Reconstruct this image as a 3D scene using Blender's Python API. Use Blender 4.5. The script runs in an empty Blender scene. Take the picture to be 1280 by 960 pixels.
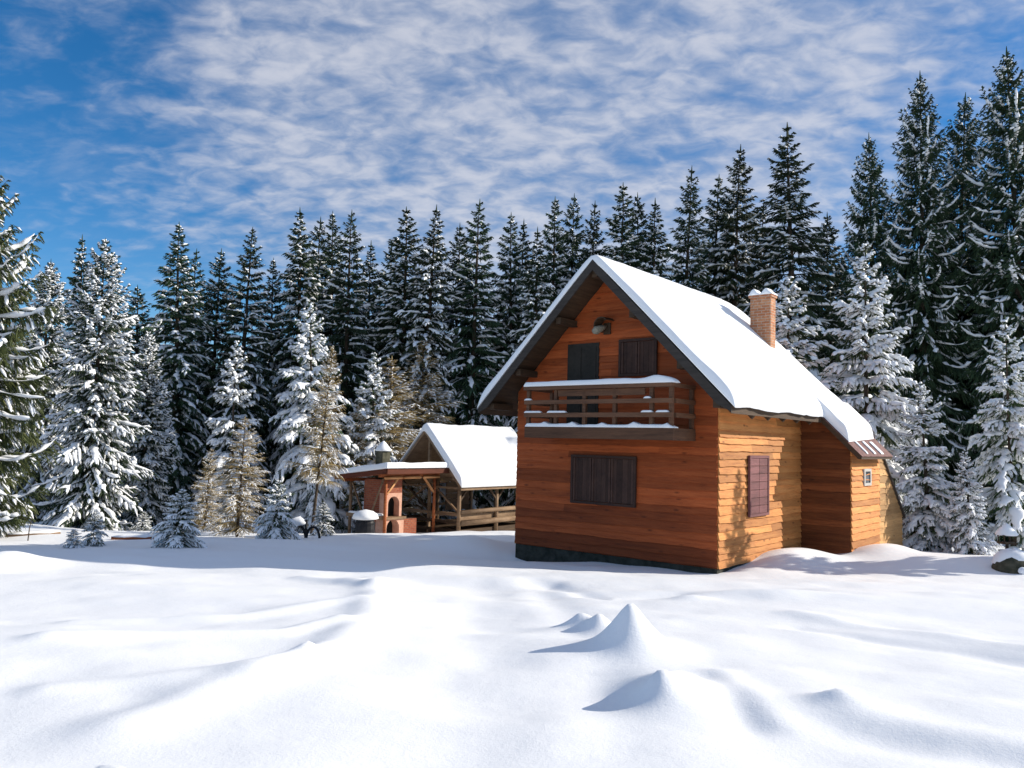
import bpy, math, random
import numpy as np
from mathutils import Vector, Matrix
C = bpy.context.scene.collection
R_ = math.radians

# ------------------------------------------------------------------ camera
PITCH, ROLL, CAMZ = .073, .025, 2.252
r0 = np.array([1., 0, 0]); u0 = np.array([0, -math.sin(PITCH), math.cos(PITCH)]); FW = np.array([0, math.cos(PITCH), math.sin(PITCH)])
RT = math.cos(ROLL) * r0 + math.sin(ROLL) * u0
UP = -math.sin(ROLL) * r0 + math.cos(ROLL) * u0
CAM = np.array([0, 0, CAMZ])
cam = bpy.data.cameras.new('camera'); co = bpy.data.objects.new('camera', cam); C.objects.link(co)
M = Matrix.Identity(4)
for i in range(3):
    M[i][0] = RT[i]; M[i][1] = UP[i]; M[i][2] = -FW[i]; M[i][3] = CAM[i]
co.matrix_world = M
cam.sensor_width = 36; cam.lens = 36 * 1000 / 1280; cam.clip_start = .05; cam.clip_end = 2000
bpy.context.scene.camera = co

# ------------------------------------------------------------------ light
SUN_AZ, SUN_EL = 7.7, 25.0           # azimuth from +x towards +y
sd = np.array([math.cos(R_(SUN_AZ)) * math.cos(R_(SUN_EL)), math.sin(R_(SUN_AZ)) * math.cos(R_(SUN_EL)), math.sin(R_(SUN_EL))])
sl = bpy.data.lights.new('sun', 'SUN'); sl.energy = 4.4; sl.angle = R_(.5); sl.color = (1, .92, .79)
so = bpy.data.objects.new('sun', sl); C.objects.link(so)
so.rotation_euler = Vector(-sd).to_track_quat('-Z', 'Y').to_euler()
world = bpy.data.worlds.new('World'); bpy.context.scene.world = world; world.use_nodes = True
wn = world.node_tree.nodes; wl = world.node_tree.links; wn.clear()


def N(t, nodes, **kw):
    n = nodes.new(t)
    for k, v in kw.items(): setattr(n, k, v)
    return n


def sock(n, links, name, v):
    s = n.inputs[name]
    if hasattr(v, 'is_output'): links.new(v, s)
    else: s.default_value = v


def mth(nodes, links, op, a, b=None, c=None, clamp=False):
    n = nodes.new('ShaderNodeMath'); n.operation = op; n.use_clamp = clamp
    for i, v in enumerate((a, b, c)):
        if v is not None: sock(n, links, i, v)
    return n.outputs[0]


def build_world():
    sky = N('ShaderNodeTexSky', wn, sky_type='NISHITA'); sky.sun_disc = False
    sky.sun_elevation = R_(SUN_EL); sky.sun_rotation = R_(90 - SUN_AZ)
    sky.altitude = 1500; sky.air_density = 1.0; sky.dust_density = .3; sky.ozone_density = 3.0
    m = lambda *a, **k: mth(wn, wl, *a, **k)
    tc = N('ShaderNodeTexCoord', wn); sx = N('ShaderNodeSeparateXYZ', wn); wl.new(tc.outputs['Generated'], sx.inputs[0])
    zc = m('ADD', m('MAXIMUM', sx.outputs[2], 0.0), .25)
    cu = m('DIVIDE', sx.outputs[0], zc); cv = m('DIVIDE', sx.outputs[1], zc)
    cb = N('ShaderNodeCombineXYZ', wn); wl.new(cu, cb.inputs[0]); wl.new(cv, cb.inputs[1])
    P = cb.outputs[0]

    def noise(scale, detail, rough, dist=0, rot=0, sc=(1, 1, 1), off=(0, 0, 0)):
        mp = N('ShaderNodeMapping', wn); wl.new(P, mp.inputs[0]); mp.inputs['Rotation'].default_value = (0, 0, R_(rot))
        mp.inputs['Scale'].default_value = sc; mp.inputs['Location'].default_value = off
        n = N('ShaderNodeTexNoise', wn); wl.new(mp.outputs[0], n.inputs['Vector'])
        n.inputs['Scale'].default_value = scale; n.inputs['Detail'].default_value = detail
        n.inputs['Roughness'].default_value = rough; n.inputs['Distortion'].default_value = dist
        return n.outputs[0]
    big = noise(1.3, 4, .5, .3, off=(3.1, 1.7, 0))
    mid = noise(4.2, 8, .58, .5, rot=28, sc=(1, 1.5, 1))
    fine = noise(15, 5, .52, .4, rot=28, sc=(1, 1.35, 1), off=(.3, .9, 0))
    # cloud bank: a broad diagonal band of thin broken altocumulus, clear to the left and on the far right
    lft = m('SMOOTHSTEP', 0, 0) if False else None
    def mr(v, a, b, c=0., d=1.):
        n = N('ShaderNodeMapRange', wn, interpolation_type='SMOOTHSTEP'); wl.new(v, n.inputs[0])
        for i, q in enumerate((a, b, c, d)): n.inputs[i + 1].default_value = q
        return n.outputs[0]
    warp = m('MULTIPLY', m('SUBTRACT', big, .5), 1.1)
    a = m('ADD', m('ADD', cu, m('MULTIPLY', cv, -.04)), warp)
    left_edge = mr(a, -1.15, -.15)
    b = m('ADD', m('ADD', cu, m('MULTIPLY', cv, .0)), m('MULTIPLY', warp, .5))
    right_edge = mr(b, .55, 1.0, 1., .0)
    bank = m('MULTIPLY', left_edge, right_edge)
    tex = m('ADD', m('MULTIPLY', mid, .55), m('MULTIPLY', fine, .45))
    dens = m('ADD', m('MULTIPLY', bank, .335), tex)
    mask = mr(dens, .48, .98, 0., .80)
    wisps = m('MULTIPLY', mr(noise(3.2, 8, .6, .4, rot=20, sc=(.7, 1.7, 1), off=(5, 2, 0)), .5, .8), .30)
    mask = m('MAXIMUM', mask, wisps)
    hs = N('ShaderNodeHueSaturation', wn); wl.new(sky.outputs[0], hs.inputs['Color'])
    hs.inputs['Saturation'].default_value = 1.32; hs.inputs['Value'].default_value = 1.0
    mx = N('ShaderNodeMix', wn, data_type='RGBA'); wl.new(mask, mx.inputs[0]); wl.new(hs.outputs[0], mx.inputs[6])
    cc = N('ShaderNodeMix', wn, data_type='RGBA'); wl.new(mr(m('ADD', m('MULTIPLY', fine, .6), m('MULTIPLY', mid, .4)), .36, .64), cc.inputs[0])
    cc.inputs[6].default_value = (2.9, 3.35, 4.4, 1); cc.inputs[7].default_value = (4.9, 5.0, 5.5, 1); wl.new(cc.outputs[2], mx.inputs[7])
    bg = N('ShaderNodeBackground', wn); wl.new(mx.outputs[2], bg.inputs[0]); bg.inputs[1].default_value = .1
    out = N('ShaderNodeOutputWorld', wn); wl.new(bg.outputs[0], out.inputs[0])


build_world()
vs = bpy.context.scene.view_settings
vs.view_transform = 'Standard'; vs.look = 'None'; vs.gamma = 1; vs.exposure = .5; vs.use_curve_mapping = False


# ------------------------------------------------------------------ helpers
def ray(x, y): return FW + (x - 640) / 1000 * RT - (y - 480) / 1000 * UP
def at(x, y, d): return CAM + d * ray(x, y)
YAW = .885
NC = np.array([3.722, 14.4, 0]); UU = np.array([-math.sin(YAW), math.cos(YAW), 0]); VV = np.array([math.cos(YAW), math.sin(YAW), 0])
def F(u, v, z): return NC + u * UU + v * VV + np.array([0, 0, z])


def tag(o, label=None, cat=None, group=None, kind=None):
    if label: o['label'] = label
    if cat: o['category'] = cat
    if group: o['group'] = group
    if kind: o['kind'] = kind
    return o


ORG = {}
def empty(name, loc, label=None, cat=None, group=None):
    o = bpy.data.objects.new(name, None); C.objects.link(o); o.location = loc; o.empty_display_size = .2
    ORG[o.name] = np.array(loc, float)
    return tag(o, label, cat, group)


def mesh_arrays(name, verts, quads=None, tris=None, smooth=False, tint=None):
    me = bpy.data.meshes.new(name)
    q = np.asarray(quads, int).reshape(-1, 4) if quads is not None and len(quads) else np.zeros((0, 4), int)
    t = np.asarray(tris, int).reshape(-1, 3) if tris is not None and len(tris) else np.zeros((0, 3), int)
    me.vertices.add(len(verts)); me.vertices.foreach_set('co', np.asarray(verts, np.float32).ravel())
    nl = q.size + t.size
    me.loops.add(nl); me.loops.foreach_set('vertex_index', np.concatenate([q.ravel(), t.ravel()]).astype(np.int32))
    me.polygons.add(len(q) + len(t))
    st = np.concatenate([np.arange(len(q)) * 4, q.size + np.arange(len(t)) * 3]).astype(np.int32)
    me.polygons.foreach_set('loop_start', st)
    me.polygons.foreach_set('use_smooth', np.full(len(q) + len(t), smooth, bool))
    me.update(calc_edges=True); me.validate()
    return me


class MB:
    """collects shapes for one mesh; world coordinates, stored relative to the thing's base when built"""
    def __init__(s): s.v = []; s.f = []; s.t = []; s.tt = 1.

    def add(s, vs_, fs):
        o = len(s.v); s.v += [tuple(map(float, p)) for p in vs_]
        for f in fs: s.f.append([o + i for i in f]); s.t.append(s.tt)
        return s

    def hexa(s, c):   # 8 corners: bottom 0-3 ccw, top 4-7
        return s.add(c, [(0, 3, 2, 1), (4, 5, 6, 7), (0, 1, 5, 4), (1, 2, 6, 5), (2, 3, 7, 6), (3, 0, 4, 7)])

    def box(s, u1, u2, v1, v2, z1, z2):
        return s.hexa([F(u1, v1, z1), F(u1, v2, z1), F(u2, v2, z1), F(u2, v1, z1), F(u1, v1, z2), F(u1, v2, z2), F(u2, v2, z2), F(u2, v1, z2)])

    def bar(s, p, q, w, h, up=(0, 0, 1)):
        p, q = np.array(p, float), np.array(q, float); d = (q - p) / np.linalg.norm(q - p)
        a = np.cross(d, up); 
        if np.linalg.norm(a) < 1e-3: a = np.cross(d, VV)
        a /= np.linalg.norm(a); b = np.cross(a, d)
        a, b = a * w / 2, b * h / 2
        return s.hexa([p - a - b, p + a - b, q + a - b, q - a - b, p - a + b, p + a + b, q + a + b, q - a + b])

    def tube(s, pts, rad, n=8, cap=True):
        pts = [np.array(p, float) for p in pts]
        if not hasattr(rad, '__len__'): rad = [rad] * len(pts)
        d = pts[-1] - pts[0]; d = d / np.linalg.norm(d)
        ref = np.array([0, 0, 1.]) if abs(d[2]) < .9 else np.array([1., 0, 0])
        vv = []
        for i, p in enumerate(pts):
            e = pts[min(i + 1, len(pts) - 1)] - pts[max(i - 1, 0)]; e = e / np.linalg.norm(e)
            a = np.cross(ref, e); a /= np.linalg.norm(a); b = np.cross(e, a)
            for k in range(n):
                t = 2 * math.pi * k / n; vv.append(p + rad[i] * (math.cos(t) * a + math.sin(t) * b))
        ff = [(i * n + k, i * n + (k + 1) % n, (i + 1) * n + (k + 1) % n, (i + 1) * n + k) for i in range(len(pts) - 1) for k in range(n)]
        if cap: ff += [tuple(range(n))[::-1], tuple((len(pts) - 1) * n + k for k in range(n))]
        return s.add(vv, ff)

    def build(s, name, mat, parent=None, smooth=False, loc=None, bevel=0):
        root = parent
        while root is not None and root.parent is not None: root = root.parent
        org = ORG[root.name] if root is not None and root.name in ORG else (np.array(loc, float) if loc is not None else np.zeros(3))
        me = bpy.data.meshes.new(name)
        me.from_pydata([tuple(np.array(p) - org) for p in s.v], [], s.f)
        at_ = me.attributes.new('tint', 'FLOAT', 'FACE'); at_.data.foreach_set('value', np.array(s.t, np.float32))
        me.polygons.foreach_set('use_smooth', [smooth] * len(me.polygons))
        me.update()
        o = bpy.data.objects.new(name, me); C.objects.link(o); me.materials.append(mat)
        if parent is not None: o.parent = parent
        else: o.location = org; ORG[o.name] = org
        if bevel:
            b = o.modifiers.new('bevel', 'BEVEL'); b.width = bevel; b.segments = 2; b.limit_method = 'ANGLE'
        return o


def hsh(ix, iy, seed):
    n = (ix.astype(np.int64) * 374761393 + iy.astype(np.int64) * 668265263 + seed * 974634777) & 0x7fffffff
    n = ((n ^ (n >> 13)) * 1274126177) & 0x7fffffff
    n = n ^ (n >> 16)
    return (n & 0xffff) / 65535.0


def vnoise(x, y, seed=0):
    x, y = np.asarray(x, float), np.asarray(y, float)
    ix, iy = np.floor(x), np.floor(y); fx, fy = x - ix, y - iy
    fx = fx * fx * fx * (fx * (fx * 6 - 15) + 10); fy = fy * fy * fy * (fy * (fy * 6 - 15) + 10)
    a, b = hsh(ix, iy, seed), hsh(ix + 1, iy, seed); c, d = hsh(ix, iy + 1, seed), hsh(ix + 1, iy + 1, seed)
    return (a * (1 - fx) + b * fx) * (1 - fy) + (c * (1 - fx) + d * fx) * fy - .5


# ------------------------------------------------------------------ materials
MATS = {}
def new_mat(name):
    m = bpy.data.materials.new(name); m.use_nodes = True; m.node_tree.nodes.clear(); MATS[name] = m
    nd, lk = m.node_tree.nodes, m.node_tree.links
    out = nd.new('ShaderNodeOutputMaterial'); p = nd.new('ShaderNodeBsdfPrincipled'); lk.new(p.outputs[0], out.inputs[0])
    p.inputs['Specular IOR Level'].default_value = .2
    return m, nd, lk, p


def noise_node(nd, lk, vec, scale, detail=4, rough=.55, dist=0):
    n = nd.new('ShaderNodeTexNoise'); lk.new(vec, n.inputs['Vector'])
    n.inputs['Scale'].default_value = scale; n.inputs['Detail'].default_value = detail; n.inputs['Roughness'].default_value = rough
    n.inputs['Distortion'].default_value = dist
    return n.outputs[0]


def ramp(nd, lk, fac, stops):
    r = nd.new('ShaderNodeValToRGB'); lk.new(fac, r.inputs[0]); e = r.color_ramp.elements
    while len(e) < len(stops): e.new(.5)
    for k, (p, c) in enumerate(stops): e[k].position = p; e[k].color = (*c, 1)
    return r.outputs[0]


def bump(nd, lk, p, h, strength, dist):
    b = nd.new('ShaderNodeBump'); lk.new(h, b.inputs['Height']); b.inputs['Strength'].default_value = strength; b.inputs['Distance'].default_value = dist
    lk.new(b.outputs[0], p.inputs['Normal'])


def mat_snow(name, col=(.86, .87, .885), bs=.35, coarse=True):
    m, nd, lk, p = new_mat(name)
    tc = nd.new('ShaderNodeTexCoord'); v = tc.outputs['Object']
    p.inputs['Roughness'].default_value = .65
    n1 = noise_node(nd, lk, v, 55, 6, .65); n2 = noise_node(nd, lk, v, 5, 5, .55)
    c = ramp(nd, lk, n1, [(.3, tuple(x * .965 for x in col)), (.7, col)]); lk.new(c, p.inputs['Base Color'])
    h = mth(nd, lk, 'ADD', mth(nd, lk, 'MULTIPLY', n1, .35), mth(nd, lk, 'MULTIPLY', n2, 1.0 if coarse else .3))
    bump(nd, lk, p, h, bs, .03)
    return m


def mat_wood(name, c1, c2, dark, zs=16, rough=.7, sc=1.3, knots=True, bs=.3, axis=None):
    m, nd, lk, p = new_mat(name)
    tc = nd.new('ShaderNodeTexCoord'); mp = nd.new('ShaderNodeMapping'); lk.new(tc.outputs['Object'], mp.inputs[0])
    mp.inputs['Scale'].default_value = (1, 1, zs) if axis is None else axis
    v = mp.outputs[0]
    n1 = noise_node(nd, lk, v, sc, 8, .65, .4); n2 = noise_node(nd, lk, v, sc * 5, 5, .6)
    n3 = noise_node(nd, lk, tc.outputs['Object'], .9, 4, .5)
    f = mth(nd, lk, 'ADD', mth(nd, lk, 'MULTIPLY', n1, .65), mth(nd, lk, 'MULTIPLY', n2, .35))
    c = ramp(nd, lk, f, [(.30, dark), (.45, c2), (.62, c1)])
    at_ = nd.new('ShaderNodeAttribute'); at_.attribute_name = 'tint'
    k = mth(nd, lk, 'MULTIPLY', at_.outputs['Fac'], mth(nd, lk, 'ADD', mth(nd, lk, 'MULTIPLY', n3, .7), .65))
    mu = nd.new('ShaderNodeMix'); mu.data_type = 'RGBA'; mu.blend_type = 'MULTIPLY'; mu.inputs[0].default_value = 1
    lk.new(c, mu.inputs[6]); cbn = nd.new('ShaderNodeCombineColor')
    for i in range(3): lk.new(k, cbn.inputs[i])
    lk.new(cbn.outputs[0], mu.inputs[7]); colr = mu.outputs[2]
    if knots:
        vo = nd.new('ShaderNodeTexVoronoi'); mp2 = nd.new('ShaderNodeMapping'); lk.new(tc.outputs['Object'], mp2.inputs[0]); mp2.inputs['Scale'].default_value = (2.2, 2.2, 6)
        lk.new(mp2.outputs[0], vo.inputs['Vector']); vo.inputs['Scale'].default_value = 1.0
        kf = ramp(nd, lk, vo.outputs['Distance'], [(.05, (1, 1, 1)), (.17, (0, 0, 0))])
        mk = nd.new('ShaderNodeMix'); mk.data_type = 'RGBA'; lk.new(mth(nd, lk, 'MULTIPLY', kf, .75), mk.inputs[0]); lk.new(colr, mk.inputs[6]); mk.inputs[7].default_value = (*[x * .5 for x in dark], 1)
        colr = mk.outputs[2]
    lk.new(colr, p.inputs['Base Color']); p.inputs['Roughness'].default_value = rough
    bump(nd, lk, p, f, bs, .01)
    return m


def mat_plain(name, c1, c2, scale=20, rough=.8, metal=0., bs=.2, obj_random=0.):
    m, nd, lk, p = new_mat(name)
    tc = nd.new('ShaderNodeTexCoord'); n1 = noise_node(nd, lk, tc.outputs['Object'], scale, 6, .6)
    c = ramp(nd, lk, n1, [(.35, c1), (.65, c2)])
    if obj_random:
        oi = nd.new('ShaderNodeObjectInfo'); hs = nd.new('ShaderNodeHueSaturation'); lk.new(c, hs.inputs['Color'])
        lk.new(mth(nd, lk, 'ADD', mth(nd, lk, 'MULTIPLY', oi.outputs['Random'], obj_random), 1 - obj_random / 2), hs.inputs['Value'])
        lk.new(mth(nd, lk, 'ADD', mth(nd, lk, 'MULTIPLY', oi.outputs['Random'], .05), .475), hs.inputs['Hue'])
        c = hs.outputs[0]
    lk.new(c, p.inputs['Base Color']); p.inputs['Roughness'].default_value = rough; p.inputs['Metallic'].default_value = metal
    if bs: bump(nd, lk, p, n1, bs, .01)
    return m


def mat_brick(name, c1, c2, mortar, scale=1.0):
    m, nd, lk, p = new_mat(name)
    tc = nd.new('ShaderNodeTexCoord')
    def dot(v):
        n = nd.new('ShaderNodeVectorMath'); n.operation = 'DOT_PRODUCT'; lk.new(tc.outputs['Object'], n.inputs[0]); n.inputs[1].default_value = v
        return n.outputs['Value']
    s = dot(tuple(UU + VV)); z = dot((0, 0, 1))
    cb = nd.new('ShaderNodeCombineXYZ'); lk.new(s, cb.inputs[0]); lk.new(z, cb.inputs[1])
    b = nd.new('ShaderNodeTexBrick'); lk.new(cb.outputs[0], b.inputs['Vector'])
    b.inputs['Color1'].default_value = (*c1, 1); b.inputs['Color2'].default_value = (*c2, 1); b.inputs['Mortar'].default_value = (*mortar, 1)
    b.inputs['Scale'].default_value = scale; b.inputs['Brick Width'].default_value = .2; b.inputs['Row Height'].default_value = .065; b.inputs['Mortar Size'].default_value = .007
    n1 = noise_node(nd, lk, tc.outputs['Object'], 14, 5, .6)
    mu = nd.new('ShaderNodeMix'); mu.data_type = 'RGBA'; mu.blend_type = 'MULTIPLY'; mu.inputs[0].default_value = 1
    lk.new(b.outputs[0], mu.inputs[6]); lk.new(ramp(nd, lk, n1, [(.25, (.6, .6, .6)), (.75, (1.15, 1.15, 1.15))]), mu.inputs[7])
    lk.new(mu.outputs[2], p.inputs['Base Color']); p.inputs['Roughness'].default_value = .9
    bump(nd, lk, p, b.outputs['Fac'], -.4, .01)
    return m


SNOW = mat_snow('snow_ground', bs=.26); SNOWR = mat_snow('snow_roof', bs=.2); SNOWT = mat_snow('snow_tree', (.84, .855, .88), .25)
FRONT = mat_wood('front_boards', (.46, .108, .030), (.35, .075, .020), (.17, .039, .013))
NOOK = mat_wood('shaded_boards', (.22, .070, .022), (.15, .044, .014), (.08, .025, .01))  # red-brown stain, darkened so the annex front's shade is in the colour
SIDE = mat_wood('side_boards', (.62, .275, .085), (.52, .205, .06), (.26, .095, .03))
PALE = mat_wood('weathered_boards', (.50, .30, .13), (.42, .23, .09), (.24, .13, .06))
BALC = mat_wood('balcony_timber', (.125, .062, .034), (.085, .042, .024), (.045, .024, .014), knots=False)
DARKRED = mat_wood('dark_red_timber', (.13, .035, .018), (.09, .025, .012), (.07, .02, .01), zs=4, knots=False)
DARKW = mat_wood('dark_timber', (.085, .052, .03), (.055, .034, .02), (.03, .02, .012), knots=False)
FASCIA = mat_wood('fascia_timber', (.06, .05, .042), (.042, .035, .03), (.02, .017, .015), knots=False)
SHUT = mat_wood('maroon_shutter', (.062, .032, .023), (.046, .024, .018), (.024, .013, .011), zs=1, knots=False, sc=3)
SHUTS = mat_wood('side_shutter_paint', (.20, .085, .085), (.15, .065, .065), (.08, .035, .035), knots=False)
DOORM = mat_wood('dark_door', (.035, .03, .025), (.025, .022, .018), (.012, .01, .01), zs=1, knots=False, sc=3)
LOGM = mat_wood('pale_log', (.27, .18, .11), (.19, .12, .07), (.12, .07, .04), zs=4, knots=False)
REDW = mat_wood('red_timber', (.42, .14, .05), (.30, .085, .03), (.14, .04, .018), zs=4, knots=False)
ORANGEW = mat_wood('orange_timber', (.62, .33, .15), (.5, .24, .1), (.3, .13, .05), zs=4, knots=False)
STONE = mat_plain('foundation_stone', (.018, .022, .016), (.055, .055, .045), 7, .9, bs=.8)
CONC = mat_plain('old_concrete', (.16, .14, .11), (.30, .26, .2), 9, .9, bs=.5)
METAL = mat_plain('rusty_sheet', (.12, .055, .05), (.22, .12, .11), 12, .55, .2)
BRICK = mat_brick('chimney_brick', (.42, .16, .075), (.52, .25, .13), (.45, .36, .28))
BRICK2 = mat_brick('oven_brick', (.27, .065, .035), (.36, .11, .055), (.24, .14, .10))
PLASTER = mat_plain('oven_render', (.50, .27, .19), (.60, .36, .27), 8, .9)
BLACK = mat_plain('soot_black', (.006, .006, .006), (.014, .013, .012), 20, .8)
IRON = mat_plain('dark_iron', (.006, .007, .01), (.016, .016, .02), 20, .5)
PALEM = mat_plain('pale_enamel', (.20, .185, .14), (.34, .31, .24), 30, .5)
FRAMEM = mat_plain('grey_window_frame', (.38, .36, .33), (.5, .48, .45), 30, .6)
NEEDLE = mat_plain('spruce_needles', (.016, .034, .019), (.045, .072, .032), 3.0, .65, bs=0, obj_random=.5)
NEEDLE2 = mat_plain('young_needles', (.024, .045, .018), (.07, .095, .032), 4.0, .65, bs=0, obj_random=.4)
NEEDLE3 = mat_plain('sunny_needles', (.022, .038, .014), (.085, .095, .03), 2.2, .65, bs=0)
LARCH = mat_plain('larch_twigs', (.21, .15, .065), (.46, .35, .165), 2.5, .7, bs=0)
BARK = mat_plain('bark', (.035, .025, .018), (.10, .075, .055), 14, .9, bs=.6)
BOULDER = mat_plain('mossy_rock', (.03, .032, .02), (.09, .085, .06), 6, .9, bs=.6)
g_, nd, lk, p = new_mat('window_glass'); p.inputs['Base Color'].default_value = (.03, .035, .04, 1); p.inputs['Roughness'].default_value = .08; p.inputs['Specular IOR Level'].default_value = .5
GLASS = g_


# ------------------------------------------------------------------ ground
def base_g(y):
    return np.interp(y, [-30, 0, 14, 17.5, 33, 60, 400], [2.4, .99, .08, -.02, -1.6, -1.6, 2.0])


def pix_ground(x, y):
    d = ray(x, y); t = 3.
    for _ in range(60):
        p = CAM + d * t; t += (p[2] - float(base_g(p[1]))) / max(.05, -d[2]) * .7
    return CAM + d * t


BUMPS = []   # (x,y,h,sx,sy,rot,kind)
def bump_at(px, py, h, sx, sy, rot=0, kind='g'):
    p = pix_ground(px, py); BUMPS.append((p[0], p[1], h, sx, sy, R_(rot), kind))


bump_at(787, 812, .40, .26, .28, 0, 'c'); bump_at(826, 874, .17, .17, .2, 0, 'c'); bump_at(850, 862, .10, .3, .3)
bump_at(748, 786, .17, .16, .18, 0, 'c'); bump_at(725, 780, .16, .19, .16, 0, 'c')
bump_at(1050, 886, .085, .18, .12, -20, 'c'); bump_at(385, 822, .07, .10, .10, 0, 'c'); bump_at(318, 848, .05, .2, .14)
bump_at(862, 750, .06, .22, .15); bump_at(800, 738, .05, .5, .2); bump_at(950, 748, .06, .9, .25); bump_at(700, 735, .07, .6, .25)
bump_at(128, 968, .05, .06, .05, 0); bump_at(150, 972, .05, .05, .05, 0); bump_at(10, 705, .25, .5, .5)
bump_at(470, 726, .10, .35, .5); bump_at(560, 722, .05, 1.2, .25); bump_at(990, 704, .16, .8, .45); bump_at(1210, 706, .12, 2.0, .8)
RIDGES = []  # polyline crests / grooves
def ridge(pts, h, w, asym=1.0):
    RIDGES.append(([pix_ground(*p)[:2] for p in pts], h, w, asym))


ridge([(150, 905), (240, 872), (320, 846), (392, 822), (440, 795), (462, 765), (468, 735)], .055, .24)
ridge([(60, 862), (200, 852), (330, 836), (400, 815)], .035, .16)
ridge([(60, 806), (200, 800), (350, 795), (420, 780)], .05, .16)
ridge([(100, 772), (300, 768), (440, 752)], .035, .18)
ridge([(470, 735), (430, 728), (380, 722)], .05, .18)
ridge([(1000, 770), (1080, 783), (1180, 797), (1300, 818)], .035, .2)
ridge([(1000, 783), (1080, 797), (1180, 811), (1300, 832)], -.035, .18)
ridge([(900, 845), (935, 870), (965, 900)], .03, .14)
ridge([(880, 850), (915, 876), (945, 905)], -.03, .14)
ridge([(1080, 900), (1160, 915), (1290, 940)], .03, .2)
ridge([(1060, 912), (1150, 930), (1290, 958)], -.03, .2)
ridge([(670, 725), (700, 755), (735, 800), (760, 850), (770, 930)], -.03, .25)
ridge([(690, 728), (760, 745), (850, 742)], -.04, .18)
ridge([(560, 960), (590, 850), (600, 770), (600, 730)], -.05, .55)


def seg_dist(x, y, a, b):
    ax, ay = a; dx, dy = b[0] - ax, b[1] - ay; L2 = dx * dx + dy * dy
    t = np.clip(((x - ax) * dx + (y - ay) * dy) / L2, 0, 1)
    return np.hypot(x - ax - t * dx, y - ay - t * dy)


def g(x, y):
    x, y = np.asarray(x, float), np.asarray(y, float)
    z = base_g(y).astype(float)
    # soften the break at the crest
    z = z + .24 * np.exp(-((x + 1.0) / .9) ** 2 - ((y - 18.2) / .7) ** 2) - .20 * np.exp(-((x - .3) / 1.5) ** 2 - ((y - 16.9) / .7) ** 2)
    z = z + .05 * np.exp(-((x + 6) / 3.) ** 2 - ((y - 15.5) / .8) ** 2)
    z = z + .16 * vnoise(x / 5 + 3, y / 1.9 + x / 14, 1) + .07 * vnoise(x / 1.7, y / .75 + x / 6, 2) + .025 * vnoise(x / .5, y / .4, 3) \
        + .45 * vnoise(x / 9, y / 7, 5) * np.clip((y - 18) / 6, 0, 1)
    for sv, sh in ((.9, .08), (2.0, .15), (3.2, .2), (4.6, .22), (5.8, .25)):
        q = F(-.35 if sv < 4 else -1.4, sv, 0); z = z + sh * np.exp(-((x - q[0]) ** 2 + (y - q[1]) ** 2) / .45)
    for bx, by, h, sx, sy, rot, kind in BUMPS:
        dx, dy = x - bx, y - by
        a, b = dx * math.cos(rot) + dy * math.sin(rot), -dx * math.sin(rot) + dy * math.cos(rot)
        r = np.sqrt((a / sx) ** 2 + (b / sy) ** 2)
        z = z + (h * np.exp(-r * r * .8) if kind == 'g' else h * np.exp(-1.25 * (np.sqrt(r * r + .07) - .26)) * np.clip(1.15 - r * .22, 0, 1))
    for pts, h, w, asym in RIDGES:
        d = np.full(np.shape(x), 99.)
        for a, b in zip(pts[:-1], pts[1:]): d = np.minimum(d, seg_dist(x, y, a, b))
        wob = 1 + .6 * vnoise(x / .6, y / .6, 9)
        z = z + h * wob * np.exp(-(d / w) ** 2)
    return z


def axis(lo, hi, d0, d1, step, growth, lim):
    c = list(np.arange(d0, d1, step)); s = step; x = d1
    while x < hi: c.append(x); s = min(s * growth, lim); x += s
    c.append(hi); s = step; x = d0 - step
    pre = []
    while x > lo: pre.append(x); s = min(s * growth, lim); x -= s
    pre.append(lo)
    return np.array(sorted(pre) + c)


def build_ground():
    xs = axis(-400, 400, -6, 6.5, .045, 1.05, 20); ys = axis(-60, 600, 3, 13, .035, 1.03, 20)
    X, Y = np.meshgrid(xs, ys); Z = g(X, Y)
    nx, ny = len(xs), len(ys)
    idx = np.arange(nx * ny).reshape(ny, nx)
    q = np.stack([idx[:-1, :-1], idx[:-1, 1:], idx[1:, 1:], idx[1:, :-1]], -1).reshape(-1, 4)
    me = mesh_arrays('snow_ground', np.stack([X, Y, Z], -1).reshape(-1, 3), q, smooth=True); me.materials.append(SNOW)
    o = bpy.data.objects.new('ground', me); C.objects.link(o); tag(o, kind='structure')


build_ground()
G1 = lambda x, y: float(g(np.array([x]), np.array([y]))[0])


# ------------------------------------------------------------------ cabin
W, HE, HR, OV, SO = 4.6, 2.968, 5.823, .664, .542
SLOPE = (HR - HE) / (W / 2 + SO)
VR = 6.15
def roof_z(u): return HR - abs(u - W / 2) * SLOPE
rnd = random.Random(5)


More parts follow.
